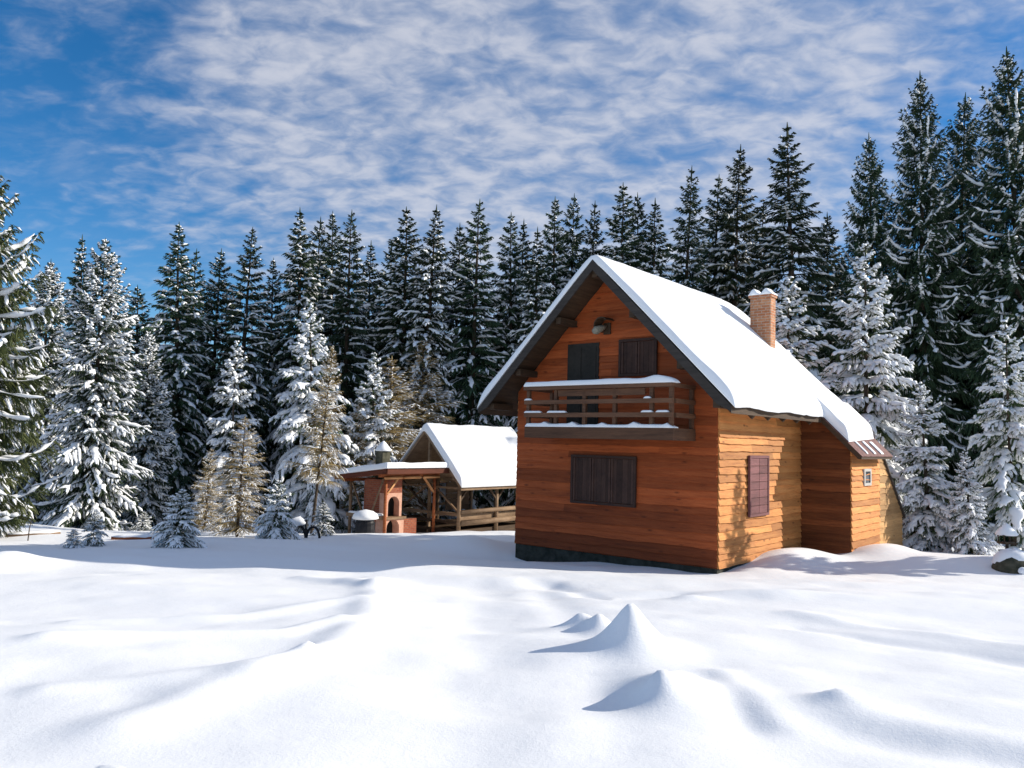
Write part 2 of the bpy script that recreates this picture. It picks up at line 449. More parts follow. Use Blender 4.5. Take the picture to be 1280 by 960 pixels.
def siding(mb, Ffun, lo, hi, z0, z1, row=.145, wave=.012, seg=.09, step=.03, rng=rnd, base_dark=0., tilt=0.):
    """horizontal live-edge boards. Ffun(s, out, z) -> point. lo(z), hi(z): board ends at a height"""
    z = z0
    while z < z1 - .02:
        h = row * rng.uniform(.82, 1.18); zt = min(z + h, z1)
        a0, b0, a1, b1 = lo(z), hi(z), lo(zt), hi(zt)
        if b0 - a0 < .05: break
        L = b0 - a0; n = max(2, int(L / seg)); cut = rng.uniform(.25, .75) if L > 2.6 and rng.random() < .6 else 2
        ph = [rng.uniform(0, 9) for _ in range(4)]; tnt = [rng.uniform(.62, 1.22), rng.uniform(.62, 1.22)]
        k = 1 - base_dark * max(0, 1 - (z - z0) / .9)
        rows = []
        for i in range(n + 1):
            t = i / n; sb = a0 + (b0 - a0) * t; stp = a1 + (b1 - a1) * t
            wv = wave * (math.sin(sb * 3.1 + ph[0]) * .7 + math.sin(sb * 8.7 + ph[1]) * .45 + math.sin(sb * 21 + ph[2]) * .2) + tilt * (t - .5) * rng.uniform(.6, 1)
            rows.append((Ffun(sb, step + .003 * math.sin(sb * 5 + ph[3]), z + wv), Ffun(stp, .006, zt + .028), Ffun(sb, 0, z + wv + .006)))
        for i in range(n):
            mb.tt = tnt[0 if i / n < cut else 1] * k
            A, B = rows[i], rows[i + 1]
            mb.add([A[0], B[0], B[1], A[1], A[2], B[2]], [(0, 1, 2, 3), (4, 5, 1, 0)])
        mb.tt = tnt[0] * k
        mb.add([rows[0][0], rows[0][1], rows[0][2]], [(0, 1, 2)]); mb.add([rows[-1][0], rows[-1][1], rows[-1][2]], [(0, 2, 1)])
        z = zt
    mb.tt = 1.


def poly_wall(mb, pts, off):
    """solid backing wall: polygon pts (list of world points) extruded by -off"""
    n = len(pts); a = [np.array(p) for p in pts]; b = [p + np.array(off) for p in a]
    mb.add(a + b, [tuple(range(n)), tuple(range(2 * n - 1, n - 1, -1))] + [(i, n + i, n + (i + 1) % n, (i + 1) % n) for i in range(n)])


def shutters(parent, name, FF, s0, s1, z0, z1, leaves, mat, out=.05, frame=.05, horizontal=False):
    f = MB()
    for a, b, c, d in ((s0 - frame, s1 + frame, z1, z1 + frame), (s0 - frame, s1 + frame, z0 - frame, z0), (s0 - frame, s0, z0, z1), (s1, s1 + frame, z0, z1)):
        f.hexa([FF(a, out, c), FF(b, out, c), FF(b, out + .045, c), FF(a, out + .045, c), FF(a, out, d), FF(b, out, d), FF(b, out + .045, d), FF(a, out + .045, d)])
    fo = f.build(name, mat, parent)
    x = s0; tot = sum(leaves)
    for w in leaves:
        x2 = x + (s1 - s0) * w / tot; m = MB(); e = .008
        def slab(a, b, c, d, o1, o2, t=1.):
            m.tt = t
            m.hexa([FF(a, o1, c), FF(b, o1, c), FF(b, o2, c), FF(a, o2, c), FF(a, o1, d), FF(b, o1, d), FF(b, o2, d), FF(a, o2, d)])
        if horizontal:
            nn = 7
            for i in range(nn): slab(x + e, x2 - e, z0 + (z1 - z0) * i / nn + .004, z0 + (z1 - z0) * (i + 1) / nn - .004, out - .03, out + .03, rnd.uniform(.8, 1.2))
        else:
            nn = max(2, int((x2 - x) / .11))
            for i in range(nn):
                slab(x + e + (x2 - x - 2 * e) * i / nn + .002, x + e + (x2 - x - 2 * e) * (i + 1) / nn - .002, z0 + e, z1 - e, out - .03, out + .02, rnd.uniform(.8, 1.25))
            slab(x + e, x + e + .04, z0 + e, z1 - e, out + .02, out + .036, 1.5); slab(x2 - e - .04, x2 - e, z0 + e, z1 - e, out + .02, out + .036, 1.5)
        m.build('shutter', mat, fo)
        x = x2
    return fo


def snow_sheet(mb, P, na, nb, thick, ra, rb, noise=.015, seed=0, rb2=None, ra2=None, drop=None):
    """snow pad over a sheet P(a,b) with a,b in 0..1; la, lb real lengths from P; rounded rims; thickness along z"""
    la = np.linalg.norm(P(1, .5) - P(0, .5)); lb = np.linalg.norm(P(.5, 1) - P(.5, 0))
    rb2 = rb if rb2 is None else rb2; ra2 = ra if ra2 is None else ra2
    def ax(n, l, r1, r2):
        base = np.linspace(0, 1, n); e = [0, .03, .1, .22, .4, .65, 1]
        return np.array(sorted(set(np.round(np.concatenate([[x * r1 / l for x in e], base[(base > r1 / l) & (base < 1 - r2 / l)], [1 - x * r2 / l for x in e]]), 5))))
    A, B = ax(na, la, ra, ra2), ax(nb, lb, rb, rb2)
    q = lambda d, r: math.sqrt(max(0, 1 - (1 - min(1, d / r)) ** 2))
    top, bot = [], []
    for b in B:
        for a in A:
            p = P(a, b); th = thick(a, b) if callable(thick) else thick
            e = min(q(a * la, ra), q((1 - a) * la, ra2)) * min(q(b * lb, rb), q((1 - b) * lb, rb2))
            nz = noise * 2 * float(vnoise(a * la * 1.6 + seed * 7, b * lb * 1.6, seed)) + noise * float(vnoise(a * la * 5 + seed, b * lb * 5, seed + 3))
            top.append(p + np.array([0, 0, th * e + nz * e])); bot.append(p)
    n, k = len(A), len(B); o = n * k
    ff = []
    for j in range(k - 1):
        for i in range(n - 1):
            w = j * n + i; ff += [(w, w + 1, w + n + 1, w + n), (o + w, o + w + n, o + w + n + 1, o + w + 1)]
    loop = [i for i in range(n)] + [j * n + n - 1 for j in range(1, k)] + [(k - 1) * n + i for i in range(n - 2, -1, -1)] + [j * n for j in range(k - 2, 0, -1)]
    for i in range(len(loop)):
        a, b = loop[i], loop[(i + 1) % len(loop)]; ff.append((a, o + a, o + b, b))
    mb.add(top + bot, ff)


def build_cabin():
    root = empty('cabin', NC, 'wooden cabin with reddish boards, balcony and thick snow on its steep roof', 'cabin')
    # foundation
    m = MB(); m.box(-.0, W, .0, VR - .15, -.6, .13); m.box(-1.05, -.001, 4.17, 8.3, -.9, .02); m.build('foundation', STONE, root)
    # front wall
    e = .16
    m = MB(); poly_wall(m, [F(0, 0, .1), F(0, 0, roof_z(0) - e), F(W / 2, 0, HR - e), F(W, 0, roof_z(W) - e), F(W, 0, .1)], VV * .12)
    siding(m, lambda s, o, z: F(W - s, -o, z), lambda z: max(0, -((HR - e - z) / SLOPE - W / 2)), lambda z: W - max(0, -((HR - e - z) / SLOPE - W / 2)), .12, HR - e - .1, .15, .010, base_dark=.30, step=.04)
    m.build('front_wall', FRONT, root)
    # right wall, nook and annex
    m = MB(); poly_wall(m, [F(0, .121, .1), F(0, VR - .15, .1), F(0, VR - .15, HE + SO * 0 + .35), F(0, .121, HE + .35)], UU * .12)
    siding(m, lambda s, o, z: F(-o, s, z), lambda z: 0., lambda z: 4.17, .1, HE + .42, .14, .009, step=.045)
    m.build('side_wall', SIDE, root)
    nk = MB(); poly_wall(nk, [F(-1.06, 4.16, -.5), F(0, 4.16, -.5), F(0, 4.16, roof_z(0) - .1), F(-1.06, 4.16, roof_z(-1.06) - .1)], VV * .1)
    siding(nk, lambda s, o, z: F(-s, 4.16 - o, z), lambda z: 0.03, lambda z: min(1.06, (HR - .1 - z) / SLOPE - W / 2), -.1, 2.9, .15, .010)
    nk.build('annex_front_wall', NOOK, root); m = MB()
    poly_wall(m, [F(-1.06, 4.261, -.5), F(-1.06, 8.3, -.5), F(-1.06, 8.3, .78), F(-1.06, 6.3, roof_z(-1.06) - .12), F(-1.06, 4.261, roof_z(-1.06) - .1)], UU * .1)
    top = roof_z(-1.06) - .1
    siding(m, lambda s, o, z: F(-1.06 - o, s, z), lambda z: 4.16, lambda z: 6.28, .06, top, .135, .009, step=.045)
    m.build('annex_wall', SIDE, root)
    m = MB(); siding(m, lambda s, o, z: F(-1.06 - o, s, z), lambda z: 6.3, lambda z: min(8.32, 8.32 - (z - .76) / (top - .76) * 2.0), -.35, top - .02, .14, .013)
    poly_wall(m, [F(-1.06, 8.31, -.9), F(4.6, 8.31, -.9), F(4.6, 8.31, .7), F(-1.06, 8.31, .7)], -VV * .08)
    m.build('lean_to_wall', PALE, root)
    m = MB(); m.box(-1.075, -1.02, 4.2, 6.2, -.5, .075); m.build('annex_base', CONC, root)
    # left and rear walls
    m = MB(); poly_wall(m, [F(W, .121, .1), F(W, VR - .15, .1), F(W, VR - .15, HE + .35), F(W, .121, HE + .35)], -UU * .12)
    siding(m, lambda s, o, z: F(W + o, s, z), lambda z: 0., lambda z: VR - .15, .1, HE + .42, .15, .014)
    poly_wall(m, [F(0, VR - .15, .1), F(0, VR - .15, roof_z(0) - e), F(W / 2, VR - .15, HR - e), F(W, VR - .15, roof_z(W) - e), F(W, VR - .15, .1)], -VV * .1)
    m.build('rear_wall', SIDE, root)
    # roof
    m = MB(); th = .09
    for sgn in (-1, 1):
        ue = W / 2 + sgn * (W / 2 + SO)
        a, b = (W / 2, HR), (ue, HE)
        c = [F(a[0], -OV, a[1]), F(a[0], VR, a[1]), F(b[0], VR, b[1]), F(b[0], -OV, b[1])]
        lo = [p - np.array([0, 0, th * 1.42]) for p in c]
        m.hexa([lo[0], lo[1], lo[2], lo[3], c[0], c[1], c[2], c[3]])
    roof = m.build('roof', DARKW, root)
    for sgn in (-1, 1):
        ue = W / 2 + sgn * (W / 2 + SO + .02)
        for v in (-OV - .035, VR + .002):
            m = MB(); pts = [(W / 2, HR + .015), (ue, HE - .005), (ue, HE - .10), (ue + (-sgn) * .25, HE + .02), (W / 2, HR - .19)]
            A = [F(u, v, z) for u, z in pts]; B = [F(u, v + .033, z) for u, z in pts]
            m.add(A + B, [(0, 1, 2, 3, 4), (9, 8, 7, 6, 5)] + [(i, 5 + i, 5 + (i + 1) % 5, (i + 1) % 5) for i in range(5)])
            m.build('fascia_board', FASCIA, roof)
    for u in (W + .25, W - .45, W - 1.45, W / 2, 1.45, .45, -.25):   # purlin ends under the overhang
        z = roof_z(u) - .2; m = MB(); m.box(u - .06, u + .06, -OV + .05, .02, z - .12, z + .01); m.build('purlin', DARKW, roof)
    for v in np.arange(.4, 4, .75): m = MB(); m.bar(F(.02, v, roof_z(.02) - .19), F(-SO + .04, v, roof_z(-SO + .04) - .19), .07, .1); m.build('rafter', DARKW, roof)
    # snow on the roof
    m = MB()
    def Pm(a, b):
        u = W / 2 + (a * 2 - 1) * (W / 2 + SO + .075 + .05 * float(vnoise(b * 9.0, a * 2, 77)) + .04 * float(vnoise(b * 31.0, a * 2, 78))); v = -OV - .03 + b * (VR + OV + .06)
        z = HR + .012 - SLOPE * math.sqrt((u - W / 2) ** 2 + .01) + .04
        return F(u, v, z)
    def thk(a, b):
        k = abs(a * 2 - 1); t = .165 + .05 * math.exp(-((k - .9) / .1) ** 2)
        e_ = max(0, (b - .80) / .20)
        return t - .13 * e_ ** 2 * max(0, 1 - k * 2.2) + .02
    snow_sheet(m, Pm, 46, 40, thk, .16, .05, .012, 3, rb2=.35)
    m.build('snow_cover', SNOWR, roof, smooth=True)
    # annex metal roof with a slipped snow slab
    m = MB(); v0, v1, ul, uh = 3.93, 6.35, -1.37, -.40
    n = 54
    for i in range(n):
        a, b = v0 + (v1 - v0) * i / n, v0 + (v1 - v0) * (i + 1) / n
        za, zb = .018 * (i % 2), .018 * ((i + 1) % 2)
        pts = [F(uh, a, roof_z(uh) + .01 + za), F(ul, a, roof_z(ul) + .01 + za), F(ul, b, roof_z(ul) + .01 + zb), F(uh, b, roof_z(uh) + .01 + zb)]
        lo = [p - np.array([0, 0, .012]) for p in pts]
        m.add(pts + lo, [(0, 1, 2, 3), (7, 6, 5, 4), (1, 5, 6, 2), (0, 3, 7, 4)] + ([(0, 4, 5, 1)] if i == 0 else []) + ([(3, 2, 6, 7)] if i == n - 1 else []))
    ar = m.build('annex_roof', METAL, root)
    m = MB(); m.bar(F(-.45, v0 + .03, roof_z(-.45) - .06), F(ul + .05, v0 + .03, roof_z(ul + .05) - .06), .05, .1); m.bar(F(ul + .05, v0 + .03, roof_z(ul + .05) - .06), F(ul + .05, v1, roof_z(ul + .05) - .06), .05, .08)
    m.build('verge_board', DARKW, ar)
    m = MB(); snow_sheet(m, lambda a, b: F(-.40 - a * (.70 - .10 * b), v0 + .02 + b * 2.2, roof_z(-.40 - a * (.70 - .10 * b)) + .035), 12, 24, .27, .05, .05, .02, 8, ra2=.14)
    for s in range(3):
        va = v0 + .45 + s * .55; snow_sheet(m, lambda a, b: F(-1.08 - a * .26, va + b * (.10 + .05 * s), roof_z(-1.08 - a * .26) + .033), 6, 4, .03, .04, .04, .0, 9)
    m.build('snow_cover', SNOWR, ar, smooth=True)
    # rear lean-to roof
    m = MB(); zt, zb = roof_z(-1.06) - .06, .74
    a = [F(-1.13, 6.25, zt + .02), F(4.75, 6.25, zt + .02), F(4.75, 8.45, zb - .08), F(-1.13, 8.45, zb - .08)]
    m.hexa([*(p - np.array([0, 0, .06]) for p in a), *a]); lr = m.build('lean_to_roof', FASCIA, root)
    m = MB(); snow_sheet(m, lambda x, y: F(-1.05 + x * 5.7, 6.35 + y * 2.0, (zt + .02) + (zb - .1 - zt - .02) * (.1 + y * 2.0) / 2.25 + .004), 14, 10, .12, .12, .1, .02, 4); m.build('snow_cover', SNOWR, lr, smooth=True)
    # chimney
    m = MB(); cu, cv, cw, cd = .90, 4.78, .50, .30
    m.box(cu, cu + cw, cv, cv + cd, 4.0, 5.84); m.box(cu - .03, cu + cw + .03, cv - .03, cv + cd + .03, 5.841, 5.90)
    ch = m.build('chimney', BRICK, roof)
    m = MB(); snow_sheet(m, lambda a, b: F(cu - .05 + a * (cw + .1), cv - .05 + b * (cd + .1), 5.903), 14, 10, lambda a, b: .10 + .07 * math.cos(a * 4 * math.pi - 3.6) * (1 if a > .2 else .7), .06, .06, .01, 5)
    m.build('snow_cap', SNOWR, ch, smooth=True)
    # windows and doors
    FFr = lambda s, o, z: F(W - s, -o, z)
    shutters(root, 'window', FFr, W - 3.09, W - 1.68, 1.12, 1.99, (1, 1, 1.15), SHUT)
    shutters(root, 'upper_window', FFr, W - 2.0, W - 1.26, 3.64, 4.27, (1, 1), SHUT)
    FS = lambda s, o, z: F(-o, s, z)
    shutters(root, 'side_window', FS, 1.28, 2.13, 1.0, 2.07, (1, 1), SHUTS, horizontal=True)
    dm = MB(); dm.hexa([FFr(W - 3.3, .02, 2.58), FFr(W - 2.54, .02, 2.58), FFr(W - 2.54, .05, 2.58), FFr(W - 3.3, .05, 2.58), FFr(W - 3.3, .02, 4.3), FFr(W - 2.54, .02, 4.3), FFr(W - 2.54, .05, 4.3), FFr(W - 3.3, .05, 4.3)])
    for a, b, c, d in ((3.25, 2.96, 2.65, 3.35), (2.9, 2.6, 2.65, 3.35), (3.25, 2.96, 3.45, 4.22), (2.9, 2.6, 3.45, 4.22)): dm.box(b, a, -.062, -.048, c, d)
    dr = dm.build('balcony_door', DOORM, root); hm = MB(); hm.box(2.58, 2.61, -.10, -.05, 3.38, 3.42); hm.box(2.58, 2.70, -.11, -.095, 3.39, 3.41); hm.build('handle', PALEM, dr)
    FA = lambda s, o, z: F(-1.06 - o, s, z)
    m = MB(); ws, we, w0, w1 = 4.98, 5.52, 1.50, 1.87
    for a, b, c, d in ((ws, we, w1 - .06, w1), (ws, we, w0, w0 + .06), (ws, ws + .08, w0 + .06, w1 - .06), (we - .08, we, w0 + .06, w1 - .06)):
        m.hexa([FA(a, .0, c), FA(b, .0, c), FA(b, .06, c), FA(a, .06, c), FA(a, 0, d), FA(b, 0, d), FA(b, .06, d), FA(a, .06, d)])
    fr = m.build('annex_window', FRAMEM, root)
    m = MB(); m.hexa([FA(ws + .07, .03, w0 + .05), FA(we - .07, .03, w0 + .05), FA(we - .07, .042, w0 + .05), FA(ws + .07, .042, w0 + .05), FA(ws + .07, .03, w1 - .05), FA(we - .07, .03, w1 - .05), FA(we - .07, .042, w1 - .05), FA(ws + .07, .042, w1 - .05)]); m.build('pane', GLASS, fr)
    # balcony
    p, uL, uR = .9, 3.72, .42
    m = MB(); m.box(uR, uL, -p, -p + .10, 2.36, 2.575); m.box(uR, uR + .10, -p + .101, -.03, 2.36, 2.575); m.box(uL - .1, uL, -p + .101, -.03, 2.36, 2.575)
    for i in range(6): m.box(uR + .102, uL - .102, -p + .103 + i * .128, -p + .103 + i * .128 + .12, 2.50, 2.545)
    for u in (1.2, 2.05, 2.9): m.box(u - .05, u + .05, -p + .103, -.03, 2.37, 2.497)
    bal = m.build('balcony', BALC, root)
    posts = [3.66, 2.98, 2.31, 1.64, .87, .48]
    for u in posts:
        m = MB(); m.tt = 1.2; m.box(u - .035, u + .035, -p + .015, -p + .085, 2.58, 3.30); m.build('baluster', BALC, bal)
    for u in (3.66, .48):
        m = MB(); m.tt = 1.3; m.box(u - .035, u + .035, -.11, -.04, 2.58, 3.30); m.build('baluster', BALC, bal)
    for k, (z1, z2) in enumerate(((3.302, 3.37), (3.02, 3.10), (2.765, 2.85))):
        m = MB(); m.tt = 1.4; o = .03 if k == 0 else 0
        m.box(uR, uL, -p - .032 - o, -p + .012 + (.1 if k == 0 else 0), z1, z2)
        for u in (uR + .0, uL - .045): m.box(u, u + .045, -p + .115, -.035, z1, z2)
        if k == 0:
            m.box(1.0, uL - .8, -p + .016, -p + .05, 3.17, 3.29)
        m.build('rail', BALC, bal)
    m = MB(); snow_sheet(m, lambda a, b: F(uR - .06 + a * (uL + .06 - uR), -p - .07 + b * .22, 3.372), 40, 6, lambda a, b: .105 + .05 * math.exp(-((a - .14) / .05) ** 2), .06, .05, .012, 11, ra=.35) if False else snow_sheet(m, lambda a, b: F(uR - .06 + a * (uL + .06 - uR), -p - .07 + b * .22, 3.372), 40, 6, lambda a, b: .105 + .05 * math.exp(-((a - .12) / .05) ** 2), .32, .04, .012, 11, ra2=.06)
    snow_sheet(m, lambda a, b: F(uR - .04 + a * (uL + .02 - uR), -p - .02 + b * .16, 2.577), 60, 5, lambda a, b: .065 + .05 * max(0, math.sin(a * 31) - .75) * 3, .25, .03, .02, 12, ra2=.05)
    for z, segs in ((3.10, ((3.55, 3.72), (.86, 1.0))), (2.85, ((3.3, 3.72), (2.7, 3.15), (.82, 1.05), (.5, .75)))):
        for a_, b_ in segs: snow_sheet(m, lambda a, b: F(a_ + a * (b_ - a_), -p - .036 + b * .07, z + .002), 6, 4, .04, .05, .02, .008, 13)
    m.build('snow_cover', SNOWR, bal, smooth=True)
    # gable lamp with a dark hood
    c = F(2.35, -.05, 4.60)
    m = MB(); m.box(2.27, 2.43, -.06, -.035, 4.45, 4.68); lp = m.build('wall_lamp', DARKW, root)
    m = MB()
    for k in range(9):
        t0, t1 = R_(-40 + 20 * k), R_(-40 + 20 * (k + 1))
        for ro in (.16,):
            pt = lambda t, v, r: F(2.31 + r * math.cos(t), v, 4.60 + r * math.sin(t))
            m.hexa([pt(t0, -.06, ro), pt(t1, -.06, ro), pt(t1, -.36, ro * .9), pt(t0, -.36, ro * .9), pt(t0, -.06, ro + .02), pt(t1, -.06, ro + .02), pt(t1, -.36, ro * .9 + .02), pt(t0, -.36, ro * .9 + .02)])
    m.build('hood', DARKW, lp)
    m = MB(); m.tube([F(2.36, -.10, 4.60), F(2.38, -.2, 4.56), F(2.42, -.34, 4.50), F(2.44, -.40, 4.47)], [.04, .06, .085, .05], 12); m.build('lamp_head', PALEM, lp, smooth=True)


build_cabin()


# ------------------------------------------------------------------ barbecue shelter, oven, pavilion
def build_shelters():
    u, v = 13.54, 4.30; z0 = -.98; b0 = F(u, v, 0)
    gz = lambda uu, vv: G1(*F(uu, vv, 0)[:2]) - .08
    root = empty('barbecue_shelter', F(u, v, z0), 'small open timber shelter with a low snowy roof over the brick barbecue', 'shelter')
    zr = 1.02; L, D = 1.9, 2.25
    posts = [(0, 0), (0, D), (L - .15, 0), (L - .15, D)]
    zt = lambda a: zr - .24 * (a / 2)
    for k, (a, b) in enumerate(posts):
        m = MB(); m.tube([F(u + a, v + b, gz(u + a, v + b)), F(u + a, v + b, zt(a))], [.055, .05], 8); m.build('post', REDW if k < 2 else LOGM, root, smooth=True)
    m = MB()
    for a in (0, L - .15): m.bar(F(u + a, v - .3, zt(a) + .05), F(u + a, v + D + .2, zt(a) + .05), .10, .10)
    for b in (0, D): m.bar(F(u - .25, v + b, zt(-.25) + .16), F(u + L + .1, v + b, zt(L + .1) + .16), .09, .11)
    m.build('beam', REDW, root)
    for b, e in ((.05, 1), (D - .05, -1)):
        m = MB(); m.bar(F(u - .01, v + b, zr - .55), F(u - .01, v + b + e * .5, zr - .02), .06, .06); m.build('brace', ORANGEW, root)
    for b in (.25, 1.1, 2.0):
        m = MB(); m.tube([F(u - .09, v + b - .38, zr - .02), F(u - .09, v + b + .38, zr - .02)], .05, 8); m.build('bracket', ORANGEW, root, smooth=True)
    for a, e in ((.05, 1), (L - .2, -1)):
        m = MB(); m.bar(F(u + a + e * .05, v - .02, zt(a) - .05), F(u + a + e * .62, v - .02, -.25), .045, .045); m.build('brace', LOGM, root)
    m = MB(); m.bar(F(u + .05, v - .05, -.30), F(u + L - .1, v - .05, -.30), .16, .12); m.build('counter_rail', LOGM, root)
    m = MB(); snow_sheet(m, lambda a, b: F(u + .08 + a * (L - .3), v - .14 + b * .18, -.238), 10, 4, .07, .06, .05, .01, 30); m.build('snow_cover', SNOWR, root, smooth=True)
    # roof
    m = MB(); ru0, ru1, rv0, rv1 = u - .52, u + L + .15, v - .45, v + D + .25
    zz = lambda uu: zr + .24 - .24 * (uu - u) / 2
    a = [F(ru0, rv0, zz(ru0)), F(ru0, rv1, zz(ru0)), F(ru1, rv1, zz(ru1)), F(ru1, rv0, zz(ru1))]
    m.hexa([*(q - np.array([0, 0, .06]) for q in a), *a]); ro = m.build('roof', DARKRED, root)
    m = MB(); m.bar(F(ru0 - .02, rv0, zz(ru0) - .10), F(ru0 - .02, rv1, zz(ru0) - .10), .03, .15); m.bar(F(ru0, rv0 - .02, zz(ru0) - .08), F(ru1, rv0 - .02, zz(ru1) - .08), .03, .15); m.build('fascia_board', DARKRED, ro)
    m = MB(); snow_sheet(m, lambda x, y: F(ru0 - .06 + x * (ru1 - ru0 + .1), rv0 - .05 + y * (rv1 - rv0 + .1), zz(ru0 - .06 + x * (ru1 - ru0 + .1)) + .003), 22, 24, .19, .09, .08, .02, 31); m.build('snow_cover', SNOWR, ro, smooth=True)

    # brick oven under the shelter, arches facing the camera
    ov = empty('barbecue_oven', F(u + .3, v + .3, z0), 'red brick barbecue oven with two dark arches under the small shelter', 'barbecue')
    def arch_block(mb, ua, ub, va, vb, za, zb, cu, w, zs):
        """block facing -v with an arched recess of width w centred at cu, springing at zs"""
        n = 10; r = w / 2
        outer = [(ua, za), (cu - r, za)]; prof = [(cu - r, za), (cu - r, zs)] + [(cu - r * math.cos(math.pi * k / n), zs + r * math.sin(math.pi * k / n)) for k in range(1, n)] + [(cu + r, zs), (cu + r, za)]
        fa = [(ua, za)] + prof + [(ub, za), (ub, zb), (ua, zb)]
        A = [F(x, va, z) for x, z in fa]; B = [F(x, vb, z) for x, z in fa]; k = len(fa)
        mb.add(A + B, [tuple(range(k))[::-1], tuple(range(k, 2 * k))] + [(i, k + i, k + (i + 1) % k, (i + 1) % k) for i in range(k)])
    ou, ovv = u - .02, v + .10
    # sun-lit side arches (facing -u): use a swapped frame
    def arch_side(mb, uo, ui, va, vb, za, zb, cvv, w, zs):
        n = 10; r = w / 2
        prof = [(cvv - r, za), (cvv - r, zs)] + [(cvv - r * math.cos(math.pi * k / n), zs + r * math.sin(math.pi * k / n)) for k in range(1, n)] + [(cvv + r, zs), (cvv + r, za)]
        fa = [(va, za)] + prof + [(vb, za), (vb, zb), (va, zb)]
        A = [F(uo, x, z) for x, z in fa]; B = [F(ui, x, z) for x, z in fa]; k = len(fa)
        mb.add(A + B, [tuple(range(k)), tuple(range(2 * k - 1, k - 1, -1))] + [(i, (i + 1) % k, k + (i + 1) % k, k + i) for i in range(k)])
    m = MB(); arch_side(m, u + .08, u + .5, v + .06, v + .92, -1.2, -.38, v + .44, .56, -.66); m.build('lower_arch', PLASTER, ov)
    m = MB(); m.box(u + .5, u + 1.25, v + .06, v + .92, -1.2, -.38); m.box(u + .12, u + 1.25, v + .921, v + 1.55, -1.2, -.40); m.build('base', BRICK2, ov)
    m = MB(); arch_side(m, u + .16, u + .42, v + .12, v + .88, -.30, .48, v + .52, .50, .12); m.build('upper_arch', PLASTER, ov)
    m = MB(); m.box(u + .42, u + 1.1, v + .12, v + .2, -.30, .9); m.box(u + .42, u + 1.1, v + .80, v + .88, -.30, .9); m.box(u + 1.1, u + 1.2, v + .12, v + .88, -.30, .9)
    m.box(u + .17, u + 1.1, v + .121, v + .879, .481, .92); m.build('firebox', BRICK2, ov)
    m = MB(); m.box(u + .40, u + .48, v + .15, v + .85, -1.1, -.40); m.box(u + .9, u + 1.0, v + .21, v + .79, -.30, .47); m.box(u + .423, u + .45, v + .202, v + .798, -.30, .479); m.build('soot_back', BLACK, ov)
    m = MB(); m.box(u + .02, u + .9, v + .02, v + .98, -.379, -.301); m.build('hearth_slab', LOGM, ov)
    m = MB(); m.box(u + .58, u + .92, v + .33, v + .67, .93, 1.85); chm = m.build('flue', BOULDER, ov)
    m = MB(); cx = F(u + .75, v + .5, 0)
    pts = [cx + np.array([0, 0, z]) for z in (1.86, 1.89, 2.0, 2.14, 2.2)]; m.tube(pts, [.27, .28, .2, .08, .02], 14); m.build('snow_cap', SNOWR, chm, smooth=True)

    # snow-capped barrel beside it
    q = at(456, 668, 25.0); gzq = G1(q[0], q[1]); b = empty('barrel', (q[0], q[1], gzq), 'dark barrel with a domed snow cap left of the barbecue shelter', 'barrel')
    q0 = np.array([q[0], q[1], gzq])
    m = MB(); m.tube([q0 + np.array([0, 0, z]) for z in (-.1, .05, .25, .45, .55)], [.27, .30, .32, .30, .27], 16)
    for z in (.12, .42): m.tube([q0 + np.array([0, 0, z - .02]), q0 + np.array([0, 0, z + .02])], .325, 16)
    m.build('body', IRON, b, smooth=False)
    m = MB(); m.tube([q0 + np.array([0, 0, z]) for z in (.552, .58, .70, .80, .85)], [.34, .42, .38, .24, .04], 16); m.build('snow_cap', SNOWR, b, smooth=True)

    # pavilion
    u, v = 12.70, 6.93; z0 = -1.0
    root = empty('pavilion', F(u, v, z0), 'open log pavilion with a steep snowy gable roof left of the cabin', 'pavilion')
    ez, rz, ur, D = .86, 2.62, 1.55, 4.2
    for a, b in ((.05, .05), (.05, 2.05), (.05, 4.0), (3.05, .05), (3.05, 2.05), (3.05, 4.0)):
        m = MB(); m.tube([F(u + a, v + b, gz(u + a, v + b)), F(u + a, v + b, ez + .05)], [.075, .065], 9); m.build('post', LOGM, root, smooth=True)
    for a in (.05, 3.05):
        m = MB(); m.bar(F(u + a, v - .25, ez + .1), F(u + a, v + D + .2, ez + .1), .13, .13); m.build('beam', LOGM, root)
    for b in (.05, 4.0):
        m = MB(); m.bar(F(u - .2, v + b, ez + .2), F(u + 3.3, v + b, ez + .2), .1, .1); m.build('beam', LOGM, root)
        m = MB(); m.bar(F(u + ur, v + b, ez + .25), F(u + ur, v + b, rz - .1), .09, .09); m.build('king_post', LOGM, root)
    def br(A, B, mat=LOGM, w=.06, name='brace'):
        m = MB(); m.bar(A, B, w, w); m.build(name, mat, root)
    for b, e in ((.1, 1), (2.0, -1), (2.1, 1), (3.95, -1)): br(F(u + .05, v + b, ez - .65), F(u + .05, v + b + e * .65, ez + .02), DARKW)
    # front gable rails with cross braces
    br(F(u + .05, v + .05, .62), F(u + 3.05, v + .05, .62), LOGM, .07, 'rail'); br(F(u + .05, v + .03, -.28), F(u + 3.05, v + .03, -.28), LOGM, .11, 'rail')
    br(F(u + .1, v + .06, -.2), F(u + 1.4, v + .06, .75), LOGM); br(F(u + 1.5, v + .06, -.25), F(u + 2.9, v + .06, .75), DARKW); br(F(u + 1.55, v + .1, .75), F(u + 3.0, v + .1, -.25), LOGM)
    br(F(u + 1.5, v + .05, -1.1), F(u + 1.5, v + .05, .9), LOGM, .09, 'post')
    for zz_ in (-.55, -.85): br(F(u + .1, v + .04, zz_), F(u + 3.0, v + .04, zz_), DARKW, .10, 'rail')
